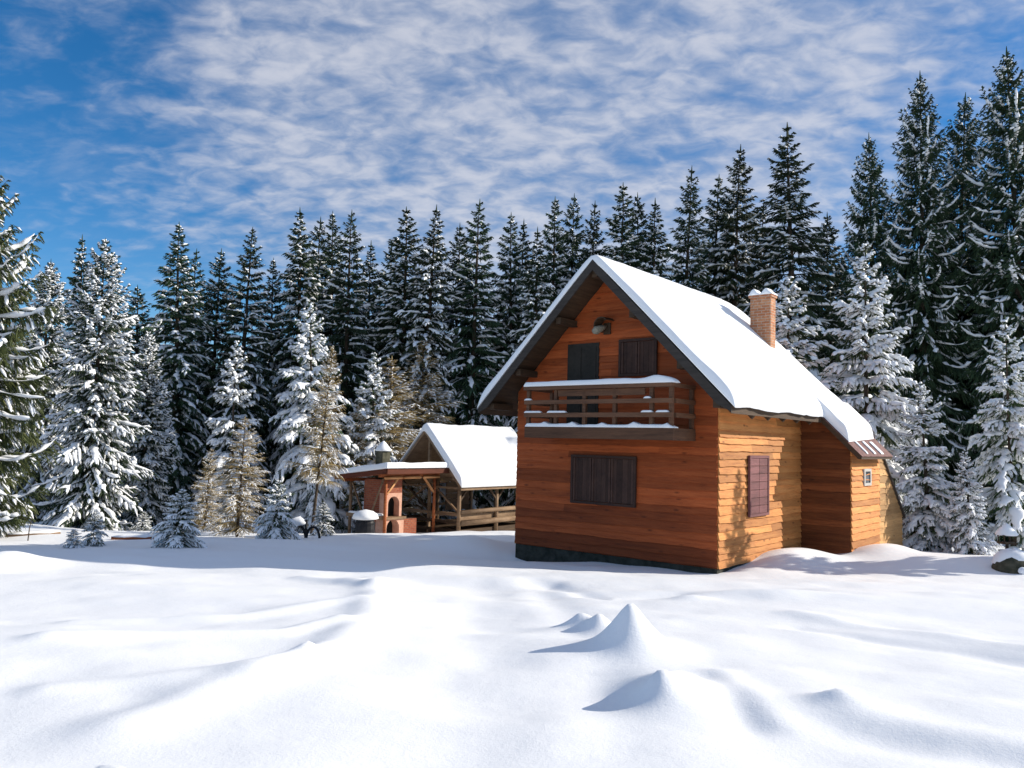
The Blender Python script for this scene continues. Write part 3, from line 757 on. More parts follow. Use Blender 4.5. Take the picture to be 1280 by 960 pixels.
    # long side: rails, bench log and dark backrest boards
    for z_, w_, t_ in ((-.20, .12, LOGM), (-.58, .16, LOGM)): 
        m = MB(); m.tube([F(u - .0, v + .1, z_), F(u + .0, v + 4.1, z_ + .03)], w_ / 2 + .02, 8); m.build('rail', t_, root, smooth=True)
    m = MB()
    for k in range(5): m.box(u + .9, u + .95, v + .3 + k * .001, v + 1.5, -.2 + k * .2, -.2 + k * .2 + .19)
    m.build('backboard', DARKW, root)
    m = MB(); m.box(u + .35, u + .9, v + .3, v + 3.8, -.66, -.60); m.box(u + .12, u + .16, v + .2, v + 3.9, -.55, -.30); m.build('bench', LOGM, root)
    m = MB(); m.box(u + .1, u + 3.0, v + .1, v + 4.0, -1.3, -.82); m.build('floor', DARKW, root)
    for s_ in (0, 1): br(F(u + 3.05, v + .05, -.2 - s_ * .4), F(u + 3.05, v + 4., -.2 - s_ * .4), DARKW, .1, 'rail')
    # roof
    m = MB()
    for sg in (-1, 1):
        ue = u + ur + sg * 1.85; ze = rz - 1.85 * (rz - ez) / 1.65 * .985
        c = [F(u + ur, v - .25, rz), F(u + ur, v + D + .35, rz), F(ue, v + D + .35, ze), F(ue, v - .25, ze)]
        m.hexa([*(q_ - np.array([0, 0, .1]) for q_ in c), *c])
    ro = m.build('roof', LOGM, root)
    m = MB()
    def Pp(a, b):
        x = (a * 2 - 1) * 1.92; uu = u + ur + x; return F(uu, v - .3 + b * (D + .7), rz + .03 - math.sqrt(x * x + .01) * (rz - ez) / 1.65 * .985 + .05)
    snow_sheet(m, Pp, 30, 26, lambda a, b: .29 - .20 * min(1, max(0, (a - .49) * 10)), .14, .08, .02, 41); m.build('snow_cover', SNOWR, ro, smooth=True)


build_shelters()


# ------------------------------------------------------------------ small things
def small_things():
    # log rails half buried in the snow on the left
    for (x1, y1, x2, y2, d1, d2, lab) in ((5, 697, 74, 689, 17.0, 17.6, 'pale snowed-in rail log at the left edge of the clearing'),
                                          (138, 689, 192, 681, 17.0, 17.3, 'reddish log between the two small snowy spruces at left')):
        a, b = at(x1, y1, d1), at(x2, y2, d2)
        a[2] = max(a[2], G1(a[0], a[1]) + .01); b[2] = max(b[2], G1(b[0], b[1]) + .01)
        r = empty('fallen_log', a, lab, 'log')
        m = MB(); m.tube([a, (a + b) / 2, b], [.05, .055, .045], 10); m.build('log', REDW if x1 > 100 else LOGM, r, smooth=True)
        m = MB(); up = np.array([0, 0, .035]); m.tube([a + up, a * .7 + b * .3 + up * 1.2, (a + b) / 2 + up, a * .2 + b * .8 + up * 1.15, b + up], [.02, .05, .04, .055, .02], 8); m.build('snow_cover', SNOWR, r, smooth=True)
    p = at(33, 698, 16.5); gz = G1(p[0], p[1])
    m = MB(); m.tube([(p[0], p[1], gz - .1), (p[0] + .02, p[1], gz + .25), (p[0] + .05, p[1] + .02, gz + .5)], [.012, .01, .006], 6)
    tag(m.build('stick', BARK, None, loc=(p[0], p[1], gz)), 'thin bare stick standing up from the snow at far left', 'stick')
    # small shed in the forest
    p = at(256, 645, 34); gz = G1(p[0], p[1]); r = empty('shed', (p[0], p[1], gz), 'little brown shed with a snowy roof half hidden among the trees', 'shed')
    def bx(m, x0, x1, y0, y1, z0, z1): m.hexa([(p[0] + x0, p[1] + y0, z0), (p[0] + x1, p[1] + y0, z0), (p[0] + x1, p[1] + y1, z0), (p[0] + x0, p[1] + y1, z0), (p[0] + x0, p[1] + y0, z1), (p[0] + x1, p[1] + y0, z1), (p[0] + x1, p[1] + y1, z1), (p[0] + x0, p[1] + y1, z1)])
    ztop = at(256, 620, 34)[2]
    m = MB()
    for k in range(6):
        h = (ztop - gz) / 6; m.tt = rnd.uniform(.8, 1.2); bx(m, -.45, .5, 0, 1.2, gz - .2 + k * h, gz - .2 + (k + 1) * h - .01)
    bx(m, -.43, .48, .02, 1.18, gz - .2, ztop); m.build('wall', REDW, r)
    m = MB(); m.hexa([(p[0] - .6, p[1] - .15, ztop + .02), (p[0] + .75, p[1] - .15, ztop - .12), (p[0] + .75, p[1] + 1.3, ztop - .12), (p[0] - .6, p[1] + 1.3, ztop + .02), (p[0] - .6, p[1] - .15, ztop + .08), (p[0] + .75, p[1] - .15, ztop - .06), (p[0] + .75, p[1] + 1.3, ztop - .06), (p[0] - .6, p[1] + 1.3, ztop + .08)]); ro = m.build('roof', DARKW, r)
    m = MB(); snow_sheet(m, lambda a, b: np.array([p[0] - .62 + a * 1.4, p[1] - .18 + b * 1.5, ztop + .085 - .14 * a]), 8, 8, .2, .1, .1, .02, 51); m.build('snow_cover', SNOWR, ro, smooth=True)
    # dark arched hoop
    p = at(384, 676, 20); gz = G1(p[0], p[1])
    r = empty('garden_arch', (p[0], p[1], gz), 'dark arched metal hoop sticking out of the snow beside the tall snowy spruce', 'arch')
    for off, R__ in ((-.30, .26), (.14, .17)):
        m = MB(); pts = [(p[0] + off - R__ * math.cos(math.pi * k / 12), p[1], gz - .15 + (.32 + R__ * .6) * (math.sin(math.pi * k / 12) ** .7)) for k in range(13)]
        m.tube(pts, .032, 8); m.build('hoop', IRON, r, smooth=True)
    m = MB(); m.tube([(p[0] - .04, p[1], gz - .1), (p[0] - .04, p[1], gz + .45)], .035, 8); m.build('post', IRON, r, smooth=True)
    m = MB(); m.tube([(p[0] - .6, p[1] + .02, gz + .12), (p[0] - .45, p[1], gz + .34), (p[0] - .2, p[1], gz + .42), (p[0] - .05, p[1], gz + .36)], [.05, .12, .12, .04], 10); m.build('snow_cover', SNOWR, r, smooth=True)
    # bird feeder and boulder at the right edge
    p = at(1259, 690, 15.5); gz = G1(p[0], p[1])
    r = empty('bird_feeder', (p[0], p[1], gz), 'bird feeder with a pointed snow cap at the right edge', 'bird feeder')
    zf = at(1259, 672, 15.5)[2]
    P = lambda x, y, z: (p[0] + x, p[1] + y, z)
    m = MB(); m.tube([P(0, 0, gz - .1), P(0, 0, zf - .1)], .03, 8); m.build('post', BARK, r, smooth=True)
    m = MB(); m.hexa([P(-.13, -.12, zf - .12), P(.13, -.12, zf - .12), P(.13, .12, zf - .12), P(-.13, .12, zf - .12), P(-.13, -.12, zf - .09), P(.13, -.12, zf - .09), P(.13, .12, zf - .09), P(-.13, .12, zf - .09)])
    for x, y in ((-.11, -.1), (.11, -.1), (.11, .1), (-.11, .1)): m.bar(P(x, y, zf - .09), P(x, y, zf + .04), .02, .02)
    m.add([P(-.17, -.16, zf + .04), P(.17, -.16, zf + .04), P(.17, .16, zf + .04), P(-.17, .16, zf + .04), P(0, 0, zf + .15)], [(0, 1, 4), (1, 2, 4), (2, 3, 4), (3, 0, 4), (3, 2, 1, 0)])
    m.build('feeder_box', DARKW, r)
    m = MB(); m.tube([P(0, 0, zf + z) for z in (.045, .07, .15, .24, .27)], [.19, .2, .14, .05, .01], 12); m.build('snow_cap', SNOWR, r, smooth=True)
    p = at(1268, 708, 15.0); gz = G1(p[0], p[1]); rs = np.random.RandomState(3)
    m = MB()
    def blob(m, c, rx, ry, rz, seed, n=14, k=9, lo=-90, amp=.12):
        vv = [];
        for j in range(k + 1):
            ph = R_(lo + (90 - lo) * j / k)
            for i in range(n):
                th = 2 * math.pi * i / n; q = 1 + amp * 2 * float(vnoise(math.cos(th) * 1.7 + 5, math.sin(th) * 1.7 + ph * 1.5, seed))
                vv.append((c[0] + rx * q * math.cos(ph) * math.cos(th), c[1] + ry * q * math.cos(ph) * math.sin(th), c[2] + rz * q * math.sin(ph)))
        m.add(vv, [(j * n + i, j * n + (i + 1) % n, (j + 1) * n + (i + 1) % n, (j + 1) * n + i) for j in range(k) for i in range(n)])
    r = empty('boulder', (p[0], p[1], gz), 'dark mossy boulder under a snow cap at the bottom of the right edge trees', 'boulder')
    blob(m, (p[0], p[1], gz), .38, .33, .28, 2); m.build('rock', BOULDER, r, smooth=True)
    m = MB(); blob(m, (p[0] + .03, p[1] + .08, gz + .13), .37, .30, .26, 4, lo=-5); blob(m, (p[0] - .03, p[1] - .30, gz + .02), .10, .07, .08, 6); m.build('snow_cover', SNOWR, r, smooth=True)


small_things()


# ------------------------------------------------------------------ trees
def tubes(rings, rad_w, rad_h, side, up, ns, phase=0.):
    """rings (n,k,3), rad_* (n,k); side/up (n,3) -> verts, quads"""
    n, k, _ = rings.shape; ang = 2 * np.pi * (np.arange(ns) / ns) + phase
    off = np.cos(ang)[None, None, :, None] * side[:, None, None, :] * rad_w[:, :, None, None] + np.sin(ang)[None, None, :, None] * up[:, None, None, :] * rad_h[:, :, None, None]
    V = (rings[:, :, None, :] + off).reshape(-1, 3)
    idx = np.arange(n * k * ns).reshape(n, k, ns); a = idx[:, :-1, :]; b = np.roll(a, -1, 2); c = idx[:, 1:, :]; d = np.roll(c, -1, 2)
    return V, np.stack([a, b, d, c], -1).reshape(-1, 4)


def norm(v): return v / np.maximum(1e-9, np.linalg.norm(v, axis=-1, keepdims=True))


class Acc:
    def __init__(s): s.v = []; s.q = []; s.t = []; s.n = 0
    def quads(s, V, Q): s.q.append(Q + s.n); s.v.append(V); s.n += len(V)
    def tris(s, V, T): s.t.append(T + s.n); s.v.append(V); s.n += len(V)
    def mesh(s, name, mat, smooth):
        me = mesh_arrays(name, np.concatenate(s.v), np.concatenate(s.q) if s.q else None, np.concatenate(s.t) if s.t else None, smooth); me.materials.append(mat); return me


def conifer(seed, H, R, nwh, nb, K, a0, a1, bcurve, ccurve, needle, tw_len=.42, tw_w=.024, sprigs=3, hang=.35, z0=.04, expo=.85, snow_spine=.5, spine_w=.055, snow_twig=.25, twig_w=.03, clump=.6, lower=.8, gap=0., trunk_r=.012, jag=.5, pad=0., top_att=9., zj=.5):
    rs = np.random.RandomState(seed)
    zs, az, Ls = [], [], []
    for i in range(nwh):
        f = i / (nwh - 1); zc = H * (z0 + (1 - z0) * (1 - (1 - f) ** 1.12) * .975)
        if rs.rand() < gap: continue
        m = max(3, int(round(nb * (1 - .45 * f ** 3) + rs.randint(-1, 2)))); ph = rs.rand() * 6.28
        for k in range(m):
            z = zc + rs.uniform(-zj, zj) * H / nwh; t = 1 - z / H
            L = R * (1 - math.exp(-expo * max(t, .006))) / (1 - math.exp(-expo)) * rs.uniform(.62, 1.12) * (1 - (1 - lower) * max(0, 1 - (z / H) / .15))
            if rs.rand() < .12 * jag: L *= rs.uniform(1.1, 1.3)
            zs.append(z); az.append(ph + 6.283 * k / m + rs.uniform(-.35, .35)); Ls.append(L)
    zs, az, L = np.array(zs), np.array(az), np.array(Ls); n = len(zs); tt = 1 - zs / H
    a = a1 + (a0 - a1) * np.clip(tt * 1.25, 0, 1) + rs.uniform(-.10, .10, n); b = bcurve * np.clip(tt * 1.6, .15, 1) * rs.uniform(.75, 1.25, n); c = ccurve * rs.uniform(.6, 1.4, n)
    rad = np.stack([np.cos(az), np.sin(az), np.zeros(n)], -1); lat0 = np.stack([-np.sin(az), np.cos(az), np.zeros(n)], -1); sway = rs.uniform(-.18, .18, n)
    O = np.stack([np.zeros(n), np.zeros(n), zs], -1)
    def path(s):  # s (n,m)
        h = L[:, None] * s * (1 - .1 * s * s); dz = L[:, None] * (a[:, None] * s - b[:, None] * s ** 2 + c[:, None] * s ** 3)
        return O[:, None, :] + h[..., None] * rad[:, None, :] + (L[:, None] * sway[:, None] * s * s)[..., None] * lat0[:, None, :] + dz[..., None] * np.array([0, 0, 1.])
    up = np.array([0, 0, 1.])
    crown, snow = Acc(), Acc()
    # branch spines
    s = np.linspace(.0, 1, 5)[None].repeat(n, 0); P = path(s)
    T = norm(P[:, -1] - P[:, 0]); S = norm(np.cross(T, up)); U = np.cross(S, T)
    w = (.010 + .012 * L)[:, None] * np.linspace(1, .25, 5)[None]
    crown.quads(*tubes(P, w, w, S, U, 4))
    # twigs
    kk = np.clip((K * (L / R) ** .6).astype(int), 4, K)
    bi = np.repeat(np.arange(n), kk * 2); m = len(bi)
    fr = np.concatenate([np.repeat(np.arange(k), 2) / k for k in kk]) ; sd_ = np.tile([1., -1.], m // 2)
    st = np.clip(.10 + .90 * (fr + rs.uniform(0, 1, m) / kk[bi]), 0, 1)
    def pathi(i, s):
        h = L[i] * s * (1 - .1 * s * s); dz = L[i] * (a[i] * s - b[i] * s ** 2 + c[i] * s ** 3)
        return O[i] + h[:, None] * rad[i] + (L[i] * sway[i] * s * s)[:, None] * lat0[i] + dz[:, None] * up
    P0 = pathi(bi, st); P1 = pathi(bi, np.clip(st + .03, 0, 1.05)); T = norm(P1 - P0); lat = norm(np.cross(T, up)) * sd_[:, None]
    spread = rs.uniform(.55, 1.15, m)[:, None] * (1.05 - .55 * st)[:, None]
    D = norm(T * .8 + lat * spread - up * (hang * rs.uniform(.3, 1.4, m))[:, None])
    tl = (L[bi] * tw_len * (1 - .62 * st) * rs.uniform(.6, 1.2, m) + .05)
    Q1 = P0 + D * (tl * .5)[:, None]; Q2 = P0 + D * tl[:, None] - up * (tl * .22 * (hang + .3))[:, None]
    rings = np.stack([P0, Q1, Q2], 1); S = norm(np.cross(D, up)); U = np.cross(S, D)
    ws = np.stack([np.full(m, tw_w * .7), np.full(m, tw_w), np.full(m, tw_w * .3)], 1) * rs.uniform(.7, 1.3, m)[:, None]
    crown.quads(*tubes(rings, ws, ws * .8, S, U, 3, 1.57))
    for j in range(sprigs):
        for sg in (-1, 1):
            f = (j + rs.rand(m)) / sprigs * .85 + .1; B = P0 + (rings[:, 2] - P0) * f[:, None]
            e = norm(D * .75 + S * sg * rs.uniform(.5, 1.1, m)[:, None] - up * (hang * rs.uniform(0, 1.2, m))[:, None] + up * rs.uniform(-.2, .25, m)[:, None])
            ll = (tl * .34 * (1.1 - f) + .035) * rs.uniform(.7, 1.3, m); wd = tw_w * .85
            V = np.stack([B - D * wd, B + D * wd + up * wd * .6, B + e * ll[:, None]], 1).reshape(-1, 3)
            crown.tris(V, np.arange(m * 3).reshape(-1, 3))
    # leader
    lead = np.array([[[0, 0, H * .955], [0, 0, H * .985], [0, 0, H * 1.0]]]); crown.quads(*tubes(lead, np.array([[.03, .022, .006]]) * H / 10, np.array([[.03, .022, .006]]) * H / 10, np.array([[1., 0, 0]]), np.array([[0, 1., 0]]), 5))
    # snow lying along the boughs, in broken arcs, and wider pads on the laden ones
    bsnow = rs.rand(n)
    att = np.clip(.22 + tt * top_att, 0, 1); i = np.where(rs.rand(n) < snow_spine * att)[0]; nr = 10
    lo = rs.uniform(.12, .42, len(i)); hi = rs.uniform(.88, 1.04, len(i))
    ss = lo[:, None] + (hi - lo)[:, None] * np.linspace(0, 1, nr)[None]
    Pq = np.stack([pathi(i, ss[:, q]) for q in range(nr)], 1)
    Tq = norm(Pq[:, -1] - Pq[:, 0]); Sq = norm(np.cross(Tq, up)); Uq = np.cross(Sq, Tq)
    env = np.array([.12] + [1.] * (nr - 2) + [.15])[None] * np.where(rs.rand(len(i), nr) < .18, .25, 1.)
    wv = spine_w * (.45 + .7 * np.sqrt(L[i] / R))[:, None] * env * rs.uniform(.55, 1.45, (len(i), nr))
    hv = wv * rs.uniform(.5, .8, (len(i), 1)); Pq = Pq + up * (hv * .55 + .012)[..., None] + (Sq[:, None, :] * (rs.uniform(-.5, .5, (len(i), nr)) * wv)[..., None])
    snow.quads(*tubes(Pq, wv, hv, Sq, Uq, 6))
    if pad:
        i = np.where(rs.rand(n) < .9)[0]
        for piece in range(2):
            lo = .25 + .36 * piece + rs.uniform(-.1, .08, len(i)); hi = lo + rs.uniform(.28, .5, len(i)); nr = 7
            ss = np.minimum(1.06, lo[:, None] + (hi - lo)[:, None] * np.linspace(0, 1, nr)[None])
            Pq = np.stack([pathi(i, ss[:, q]) for q in range(nr)], 1); Tq = norm(Pq[:, -1] - Pq[:, 0]); Sq = norm(np.cross(Tq, up)); Uq = np.cross(Sq, Tq)
            env = np.array([.12, .7, 1., 1.05, .95, .65, .12])[None]
            wv = np.minimum(L[i], R)[:, None] * pad * (1.1 - .45 * ss) * env * rs.uniform(.6, 1.4, (len(i), nr))
            hv = wv * rs.uniform(.28, .45, (len(i), 1)) + .012; Pq = Pq + up * (hv * .35)[..., None] + Sq[:, None, :] * (rs.uniform(-.4, .4, (len(i), nr)) * wv)[..., None]
            snow.quads(*tubes(Pq, wv, hv, Sq, Uq, 8))
    # snow on twigs
    keep = rs.rand(m) < np.where(bsnow[bi] < clump, snow_twig * 1.25, snow_twig * .35) * np.clip(.5 + st, 0, 1.2) * att[bi]; i = np.where(keep)[0]
    if len(i):
        lo, hi = rs.uniform(.0, .4, len(i)), rs.uniform(.7, 1.05, len(i)); fs = np.array([0, .2, .5, .8, 1.0]); fq = lo[:, None] + (hi - lo)[:, None] * fs[None]
        Pq = P0[i][:, None, :] * (1 - fq[..., None]) + Q2[i][:, None, :] * fq[..., None] + up * (.10 * fq * (1 - fq) * tl[i][:, None])[..., None]
        wv = twig_w * np.array([.25, .95, 1.05, .85, .15])[None] * rs.uniform(.45, 1.55, (len(i), 5)); hv = wv * rs.uniform(.55, .85, (len(i), 1))
        Pq = Pq + up * (hv * .5 + tw_w * .6)[..., None]
        snow.quads(*tubes(Pq, wv, hv, S[i], U[i], 5))
    # trunk
    tr = Acc(); kz = np.array([-.04, .0, .03, .3, .6, .85, .97]) * H; kr = np.array([1.5, 1.3, 1.0, .8, .5, .22, .05]) * trunk_r * H
    tr.quads(*tubes(np.stack([0.01 * H * np.sin(kz * .3) * .2, 0 * kz, kz], -1)[None], kr[None], kr[None], np.array([[1., 0, 0]]), np.array([[0, 1., 0]]), 8))
    return dict(H=H, R=R, trunk=tr.mesh('trunk', BARK, True), crown=crown.mesh('crown', needle, False), snow=snow.mesh('snow_cover', SNOWT, True))


PROTO = {}
def make_protos():
    for k in range(5):   # tall dark forest spruces, dusted
        PROTO[f'T{k}'] = conifer(10 + k, 15, (1.75, 2.0, 1.55, 1.8, 2.1)[k], (38, 34, 42, 36, 34)[k], 8, 18, (-.05, .05, -.15, -.02, .05)[k], .50, (.70, .8, .6, .85, .75)[k], (.12, .2, .05, .22, .15)[k], NEEDLE, tw_len=.42, tw_w=.026, hang=.55, expo=(3.4, 2.8, 3.6, 4.0, 2.6)[k],
                                  snow_spine=(.92, .8, .95, .72, .88)[k], spine_w=.080, snow_twig=(.18, .13, .24, .11, .16)[k], twig_w=.040, zj=.28, clump=.6, sprigs=3, lower=.7, top_att=2.6)
    for k in range(2):   # big old spruces with long sweeping boughs
        PROTO[f'G{k}'] = conifer(30 + k, 20, (2.9, 2.6)[k], 56, 8, 20, -.42, .45, .6, .58, NEEDLE, tw_len=.36, tw_w=.030, hang=.75, expo=(2.7, 3.2)[k], snow_spine=(.8, .75)[k], spine_w=.085, snow_twig=.12, twig_w=.045, clump=.5, jag=1.6, sprigs=3, top_att=2.2)
    for k in range(3):   # medium, heavily laden
        PROTO[f'M{k}'] = conifer(50 + k, 8, (1.75, 2.0, 1.55)[k], 21, 7, 14, -.18, .5, (.5, .6, .55)[k], .22, NEEDLE2, tw_len=.46, tw_w=.022, hang=.6, expo=(2.0, 1.6, 2.4)[k], snow_spine=.9, spine_w=.07, snow_twig=.72, twig_w=.050, clump=.85, gap=.04, pad=.15, zj=.3)
    for k in range(2):   # half laden, darker (left group)
        PROTO[f'S{k}'] = conifer(60 + k, 11, (1.9, 1.7)[k], 44, 8, 14, -.22, .45, .5, .38, NEEDLE, tw_len=.42, tw_w=.024, hang=.5, expo=(3.2, 3.8)[k], snow_spine=.92, spine_w=.075, snow_twig=.42, twig_w=.044, clump=.75, pad=.05)
    PROTO['N0'] = conifer(70, 9, 2.2, 30, 8, 24, -.12, .35, .5, .45, NEEDLE3, tw_len=.34, tw_w=.020, hang=.9, expo=3.4, snow_spine=.98, spine_w=.078, snow_twig=.2, twig_w=.034, clump=.7, lower=1.0, sprigs=4)
    for k in range(2):   # young spruces
        PROTO[f'Y{k}'] = conifer(80 + k, 2, (1.05, .9)[k], 13, 8, 10, .0, .6, .45, .1, NEEDLE2, tw_len=.5, tw_w=.013, hang=.3, expo=1.6, snow_spine=.9, spine_w=.03, snow_twig=.6, twig_w=.022, clump=.9, lower=.95, trunk_r=.014, pad=(.12, .05)[k])
    for k in range(2):   # bare golden larches
        PROTO[f'L{k}'] = conifer(90 + k, 6, (1.2, 1.3)[k], 30, 6, 14, .05, .5, .35, .15, LARCH, tw_len=.42, tw_w=.0062, sprigs=3, hang=.4, expo=2.2, z0=(.30, .08)[k], snow_spine=.35, spine_w=.022, snow_twig=.34, twig_w=.015, clump=.7, lower=.7, trunk_r=.011)


make_protos()
tr_rnd = random.Random(11)


def tree(kind, px, ytop, d, label, name, cat, group=None, w=1., base=None):
    p = at(px, ytop, d); x, y = p[0], p[1]
    zb = G1(x, y) - .05; pr = PROTO[kind]; sc = (p[2] - zb) / pr['H']
    o = empty(name, (x, y, zb), label, cat, group)
    o.scale = (sc * w, sc * w, sc); o.rotation_euler = (R_(tr_rnd.gauss(0, 1.3)), R_(tr_rnd.gauss(0, 1.3)), tr_rnd.uniform(0, 6.28))
    tip = o.rotation_euler.to_matrix() @ Vector((0, 0, sc * pr['H'])); o.location.x -= tip.x; o.location.y -= tip.y; o.location.z = G1(o.location.x, o.location.y) - .05
    for k in ('trunk', 'crown', 'snow'):
        c = bpy.data.objects.new('snow_cover' if k == 'snow' else k, pr[k]); C.objects.link(c); c.parent = o
    return o


SP = 'spruce_tree'
GROUP_BACK = 'spruces of the forest edge'
TREES = [
    # left group
    ('N0', -18, 205, 17.5, 'big dark spruce with long snowy boughs cut by the left edge', None, 1.0),
    ('S1', 64, 322, 30, 'dark spruce just right of the big left edge tree, tip below its neighbours', None, .9),
    ('T2', 103, 293, 34, 'slim spruce rising behind the broad snowy one at far left', None, .8),
    ('S0', 132, 297, 27, 'tall broad snowy spruce standing alone in front at left', None, 1.0),
    ('T3', 172, 355, 38, 'short dark spruce tip in the gap right of the broad snowy left spruce', None, 1.1),
    ('S1', 186, 408, 29, 'snow-streaked spruce leaning against the right flank of the broad left spruce', None, 1.0),
    ('T0', 224, 277, 34, 'tall spruce with a twin-looking tip above the small shed', None, 1.05),
    ('T1', 246, 310, 37, 'dark spruce close behind right shoulder of the twin-tipped tall spruce', None, .9),
    ('T3', 277, 310, 36, 'dark spruce left of the pointed black one in the left forest', None, .95),
    ('T1', 316, 283, 35, 'pointed very dark spruce above the narrow laden one', None, 1.0),
    ('M2', 296, 424, 29, 'narrow cone-shaped white spruce above the golden larch at left', None, .95),
    ('T0', 342, 322, 39, 'shorter spruce tip between the pointed dark one and the centre-left tall trio', None, .9),
    ('M1', 386, 372, 30, 'largest fluffy snow-laden spruce left of the barbecue shelter', None, 1.0),
    ('M0', 468, 440, 31, 'white laden spruce behind the golden larches left of the pavilion', None, 1.1),
    ('M2', 536, 380, 35, 'tall white laden spruce directly behind the pavilion ridge', None, 1.15),
    ('M0', 604, 452, 36, 'laden spruce behind the pavilion roof close to the cabin eave', None, 1.15),
    ('M1', 572, 470, 38, 'small laden spruce between the two white ones behind the pavilion', None, 1.0),
    # skyline behind, left to right
    ('T2', 375, 258, 37, 'tallest spruce of the trio above the fluffy snowy tree', None, .95),
    ('T3', 401, 270, 40, 'spruce wedged second in the trio above the fluffy snowy tree', None, .9),
    ('T0', 416, 262, 39, 'spruce at the middle of the skyline group above the barbecue shelter', None, .85),
    ('T1', 440, 262, 36, 'darkest spruce at the right of the group above the barbecue shelter', None, .95),
    ('T2', 464, 300, 40, 'low spruce tip in the skyline dip above the golden larches', None, .9),
    ('T3', 490, 298, 40, 'slim low spruce left of the bushy tall one on the central skyline', None, .9),
    ('T0', 508, 258, 36, 'bushy tall spruce left of the snowiest slim spire on the skyline', None, 1.05),
    ('T2', 546, 255, 35, 'slim snow-striped spire rising above the pavilion', None, .95),
    ('T3', 575, 278, 39, 'narrow spruce between the snow-striped spire and the highest central tip', None, .85),
    ('T1', 600, 248, 36, 'highest spruce of the central skyline left of the cabin roof', None, 1.0),
    ('T0', 639, 265, 37, 'spruce first left of the three tips near the cabin gable', None, .9),
    ('T2', 655, 272, 39, 'spruce second of the three tips near the cabin gable', None, .85),
    ('T2', 672, 283, 35, 'snow-striped spruce lowest of the three tips near the cabin gable', None, .9),
    ('T0', 694, 245, 38, 'spruce left of the slender one above the cabin gable', None, .9),
    ('T3', 718, 242, 39, 'slender spruce directly above the left roof slope of the cabin', None, .75),
    ('T1', 744, 250, 37, 'dark small-crowned spruce straight above the gable peak', None, .8),
    ('T0', 779, 228, 36, 'broad spruce right of the gable peak with a close twin', None, 1.0),
    ('T3', 797, 240, 38, 'thin twin spruce touching the broad one right of the gable peak', None, .8),
    ('T2', 819, 247, 36, 'spruce behind the middle of the snowy roof slope', None, .95),
    ('T1', 865, 205, 42, 'tall spruce with a light olive trunk line above the roof middle', None, .85),
    ('T0', 899, 217, 44, 'spruce between two taller ones above the right roof half', None, .9),
    ('T3', 926, 180, 43, 'tall spruce just left of the highest one behind the chimney', None, .85),
    ('T1', 984, 152, 41, 'very tall spruce standing above the brick chimney', None, 1.05),
    ('T2', 955, 250, 46, 'spruce filling in behind the chimney top', None, .9),
    ('T3', 1034, 265, 47, 'low spruce in the blue gap right of the tall chimney spruce', None, .9),
    ('G1', 1086, 165, 41, 'dark big-boughed spruce above the white laden tree right of the cabin', None, .85),
    ('G0', 1150, 88, 40, 'huge spruce with sweeping boughs, left of the three giants at right', None, .85),
    ('G1', 1207, 115, 43, 'huge spruce in the middle of the three giants at right', None, .9),
    ('G0', 1258, 55, 39, 'huge spruce with the highest tip in the picture at right', None, .95),
    ('G1', 1330, 40, 41, 'huge spruce whose boughs reach in over the right edge', None, 1.0),
    # laden trees right of the cabin
    ('M2', 986, 345, 23.5, 'white laden spruce right behind the brick chimney', None, 1.25),
    ('M0', 1082, 303, 23, 'tall white laden spruce right of the cabin roof', None, 1.0),
    ('M2', 1150, 478, 21, 'drooping laden spruce just right of the annex', None, 1.2),
    ('M1', 1256, 393, 20.6, 'broad laden spruce at the right edge', None, .95),
    ('M1', 1115, 520, 24, 'low laden spruce tucked behind the annex roof corner', None, 1.1),
    ('M0', 1205, 560, 19.6, 'low drooping laden spruce between the annex and the right edge tree', None, 1.1),
    ('M0', 1395, 365, 16.3, 'laden spruce reaching in from beyond the right edge', None, .7),
]
for k, px, yt, d, lab, gr, w in TREES:
    tree(k, px, yt, d, lab, SP, 'spruce', gr or GROUP_BACK, w * (1.13 if k[0] == 'T' else 1))
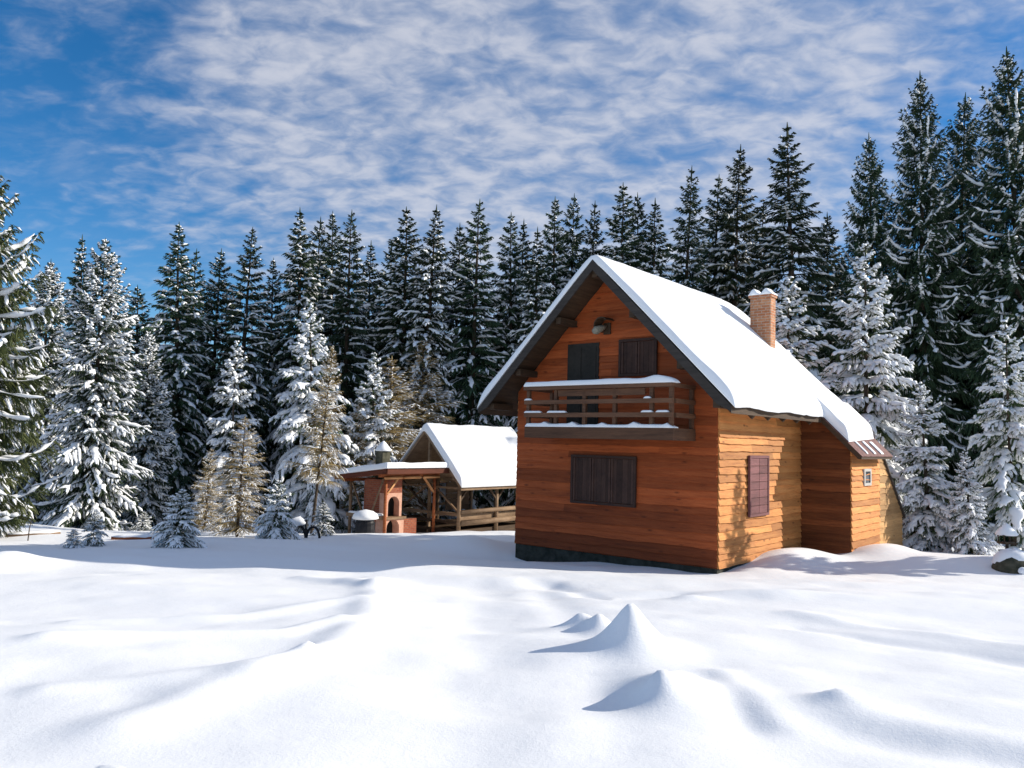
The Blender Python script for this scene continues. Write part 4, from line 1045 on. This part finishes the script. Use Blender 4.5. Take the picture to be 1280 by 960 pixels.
for k, px, yt, d, lab, w in (
    ('L0', 416, 432, 23.5, 'golden larch with a bare trunk left of the barbecue shelter', .8),
    ('L1', 307, 520, 20.5, 'snowy golden larch with level twigs in front at left', 1.3),
    ('L1', 490, 445, 31.5, 'pale golden larch behind the barbecue shelter roof', 1.4),
    ('L0', 530, 425, 33.5, 'olive golden larch behind the left slope of the pavilion roof', 1.4),
    ('L0', 452, 500, 30.5, 'small pale larch between the bare-trunked larch and the shelter roof', 1.2),
    ('L1', 265, 560, 24, 'low ochre larch beside the little shed', 1.2)):
    tree(k, px, yt, d, lab, 'larch_tree', 'larch', 'golden larches around the pavilion', w)
for k, px, yt, d, lab, w in (
    ('Y0', 228, 612, 15.6, 'small round snow-covered spruce in front at left, larger of the little ones', 1.0),
    ('Y1', 119, 640, 16.0, 'small spiky snow-dusted spruce behind the tiniest one at left', 1.05),
    ('Y0', 92, 662, 15.2, 'tiniest snow-buried spruce in front at far left', 1.3),
    ('Y0', 348, 600, 19, 'bushy young spruce buried in snow beside the dark hoop', .85),
    ('Y1', 405, 628, 22, 'young white spruce standing right of the dark hoop', 1.1),
    ('Y0', 180, 640, 27, 'little snowy spruce under the tall left trees', 1.2)):
    tree(k, px, yt, d, lab, 'young_spruce', 'young spruce', 'young spruces in the clearing', w)
# forest depth
fr = random.Random(4)
for i in range(62):
    px = -120 + i * 24.5 + fr.uniform(-10, 10); d = fr.uniform(42, 58)
    top = np.interp(px, [-100, 300, 700, 1000, 1400], [400, 375, 350, 310, 230]) + fr.uniform(0, 70)
    tree(f'T{fr.randint(0, 4)}', px, top, d, 'dark spruce deep in the forest behind the front row', SP, 'spruce', 'spruces deep in the forest', fr.uniform(1.1, 1.5))
for i in range(44):
    px = -160 + i * 36 + fr.uniform(-16, 16); d = fr.uniform(60, 76)
    top = np.interp(px, [-100, 300, 700, 1000, 1400], [430, 410, 385, 350, 290]) + fr.uniform(0, 50)
    tree(f'T{fr.randint(0, 4)}', px, top, d, 'dark spruce deep in the forest behind the front row', SP, 'spruce', 'spruces deep in the forest', fr.uniform(1.3, 1.7))
